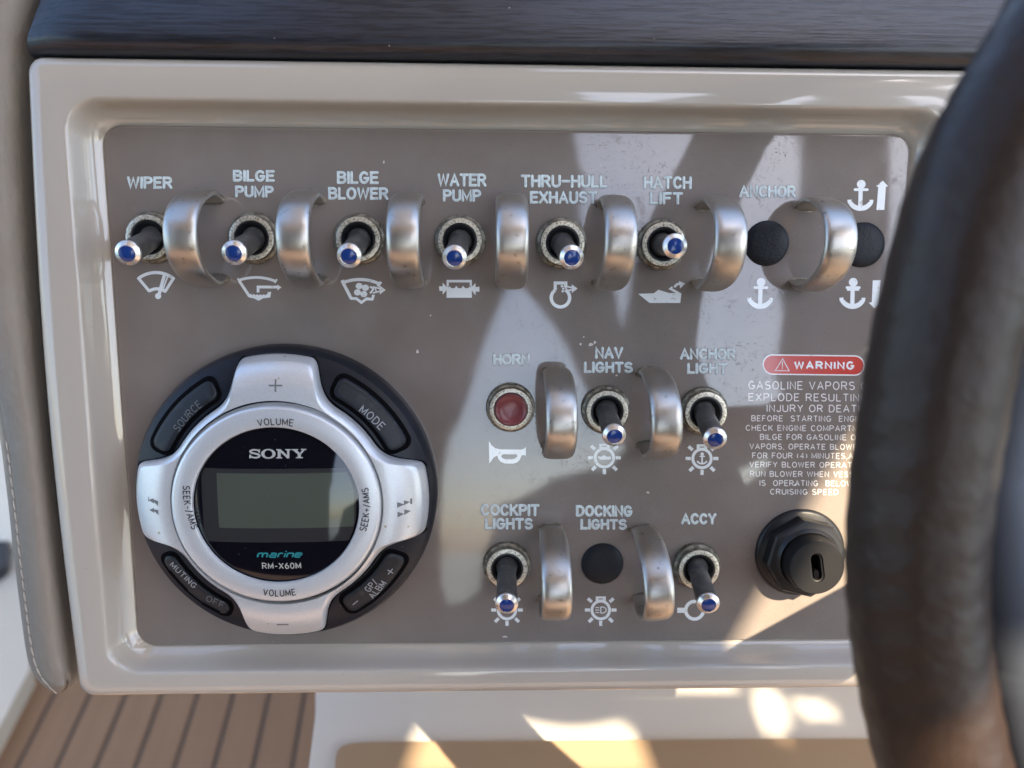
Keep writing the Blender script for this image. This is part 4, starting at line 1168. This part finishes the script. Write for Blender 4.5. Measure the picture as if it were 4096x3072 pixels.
lp = rounded(wloop([(1395, 3400), (1335, 3080), (1350, 2985), (1430, 2968), (3000, 2956), (5200, 2950), (5200, 3400)], SZ + .004), .012)
mat_o = G(); mat_o.add(*fill([lp], idf, SZ + .004, SZ + .0005)); mo = mat_o.make('teak_mat', teak2, smooth=False, world_space=True)
tag(mo, 'smooth teak mat with rounded corner lying on the white footwell', 'teak mat')
# left side: white hull liner
g = G()
LZ = FZ + 0.03
ll = wloop([(-900, 1200), (40, 1200), (110, 2300), (118, 2680), (-30, 2960), (-160, 3200), (-1200, 3200)], LZ)
g.add(*fill([ll], idf, LZ, FZ - .01)); o = g.make('side_liner', liner, smooth=False, world_space=True); tag(o, 'white moulded hull liner seen left of the leather pad', 'hull liner')
# dark locker opening at the far left
g = G(); ll = wloop([(-300, 1950), (20, 2010), (32, 2160), (28, 2260), (-40, 2300), (-300, 2300)], LZ + .02)
g.add(*fill([rounded(ll, .02)], idf, LZ + .02, LZ - .001)); o = g.make('dark_hatch', wood, smooth=False, world_space=True); tag(o, 'small dark brown hatch at the far left edge', 'hatch')

# water round the boat
g = G(); g.add([(-400, -400, FZ - .8), (400, -400, FZ - .8), (400, 400, FZ - .8), (-400, 400, FZ - .8)], [(0, 1, 2, 3)])
o = g.make('water', seam, smooth=False, world_space=True); tag(o, kind='structure')

# ------------------------------------------------------------------ unseen blockers added behind the camera, shaped for reflections and shade
W0 = 0.90
def Rf(x, y):                                   # where the reflection at photo pixel (x,y) meets the mask plane
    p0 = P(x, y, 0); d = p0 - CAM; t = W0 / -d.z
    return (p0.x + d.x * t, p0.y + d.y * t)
OPEN = [  # openings shaped to place the sky reflections on the panel
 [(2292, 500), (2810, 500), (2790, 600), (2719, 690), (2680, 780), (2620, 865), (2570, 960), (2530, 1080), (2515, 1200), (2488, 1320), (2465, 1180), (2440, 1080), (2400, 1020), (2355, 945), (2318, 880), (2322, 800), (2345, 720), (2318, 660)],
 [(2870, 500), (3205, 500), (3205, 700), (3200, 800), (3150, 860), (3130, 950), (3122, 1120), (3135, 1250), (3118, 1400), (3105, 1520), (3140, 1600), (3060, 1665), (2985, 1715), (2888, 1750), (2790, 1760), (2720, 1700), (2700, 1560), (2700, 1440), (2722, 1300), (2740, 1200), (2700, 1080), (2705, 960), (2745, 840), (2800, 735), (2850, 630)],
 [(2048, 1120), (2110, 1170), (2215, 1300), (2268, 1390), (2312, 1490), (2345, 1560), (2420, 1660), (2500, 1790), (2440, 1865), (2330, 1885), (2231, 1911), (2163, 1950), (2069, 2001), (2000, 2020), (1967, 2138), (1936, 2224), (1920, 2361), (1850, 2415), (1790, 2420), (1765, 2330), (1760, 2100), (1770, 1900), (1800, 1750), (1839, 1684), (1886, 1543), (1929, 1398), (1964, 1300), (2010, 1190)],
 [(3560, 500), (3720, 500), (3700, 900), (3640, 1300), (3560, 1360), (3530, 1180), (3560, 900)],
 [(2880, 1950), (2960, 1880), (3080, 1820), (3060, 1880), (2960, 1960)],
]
ct = bpy.data.objects.new('reflection_mask', None); COL.objects.link(ct); ct.matrix_world = M.copy()
tag(ct, 'unseen dark mask added behind the camera, openings shaped for the panel reflections', 'reflection mask')
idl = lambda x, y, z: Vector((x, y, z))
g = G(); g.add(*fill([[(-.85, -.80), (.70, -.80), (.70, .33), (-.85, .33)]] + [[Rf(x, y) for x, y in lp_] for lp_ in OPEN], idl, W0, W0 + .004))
g.make('mask_sheet', canvas, ct, smooth=False)

RZ = 0.80                                      # height of the added shade roof
def Rs(p):                                     # follow the sun ray from a world point up to the shade roof
    t = (RZ - p.z) / SUN_W.z; q = p + SUN_W * t; return (q.x, q.y)
def sunp(x, y): return Rs(M @ P(x, y, 0))
def suns(x, y): return Rs(Pz(x, y, SZ))
holes = [[sunp(3460, 1680), sunp(3270, 1970), sunp(3080, 2320), sunp(2930, 2590), sunp(2900, 2650), sunp(3130, 2770), sunp(3990, 2770), sunp(3990, 1690)]]  # roof opening cut to place the sunlit wedge on the panel
slab_lit = [  # sun patches wanted on the footwell, cut through the roof
 [(1790, 2760), (1668, 2957), (1590, 3160), (2640, 3160), (2600, 3060), (2560, 2950), (2545, 2895), (2466, 2908), (2370, 2925), (2276, 2928), (2150, 2910), (2042, 2881), (1950, 2830), (1870, 2775)],
 [(3045, 2760), (3030, 2800), (3050, 2880), (3090, 2960), (3140, 3060), (3165, 3050), (3165, 2960), (3205, 2930), (3175, 2850), (3170, 2780)],
 [(3190, 2812), (3250, 2812), (3280, 2822), (3310, 2812), (3370, 2812), (3395, 2920), (3330, 2905), (3250, 2925), (3215, 2910)]]
roof_holes = holes + [[suns(x, y) for x, y in lp_] for lp_ in slab_lit]
rx = [q[0] for h in roof_holes for q in h]; ry = [q[1] for h in roof_holes for q in h]
print('roof holes x', min(rx), max(rx), 'y', min(ry), max(ry), [ (round(min(q[1] for q in h),3), round(max(q[1] for q in h),3)) for h in roof_holes])
hard = bpy.data.objects.new('shade_roof', None); COL.objects.link(hard)
tag(hard, 'unseen cream roof added over the helm, holes cut to shape shade and sun patches', 'shade roof')
g = G(); g.add(*fill([[(-.95, -.97), (.80, -.97), (.80, -.34), (.05, -.34), (.03, .35), (-.24, .35), (-.26, -.34), (-.95, -.34)]] + roof_holes, idf, RZ + .01, RZ)); g.make('shade_roof_panel', roofm, hard, smooth=False, world_space=True)  # forward tab added to darken the middle of the wood's reflection

# unseen dash console and bulkhead, added to block sky light from ahead
A0 = M @ Vector((0, -.108, -.031)); D0 = M @ Vector((0, .20, -.034))
yz = [(A0.y, A0.z), (A0.y + .55, A0.z), (A0.y + .55, .32), (D0.y, D0.z)]
cx0, cx1 = -.149, .55
con = obj('dash_console', [(cx0, y, z) for y, z in yz] + [(cx1, y, z) for y, z in yz], [(0, 1, 2, 3), (7, 6, 5, 4), (0, 4, 5, 1), (1, 5, 6, 2), (2, 6, 7, 3), (3, 7, 4, 0)], gel, smooth=False, world_space=True)
tag(con, 'taupe moulded console body added behind the panel to block sky light', 'console')
vs, fs = box(-1.3, 1.6, .78, .82, FZ - .02, .30)
tag(obj('bulkhead', vs, fs, white, smooth=False, world_space=True), 'white bulkhead added unseen to block sky light from ahead', 'bulkhead')
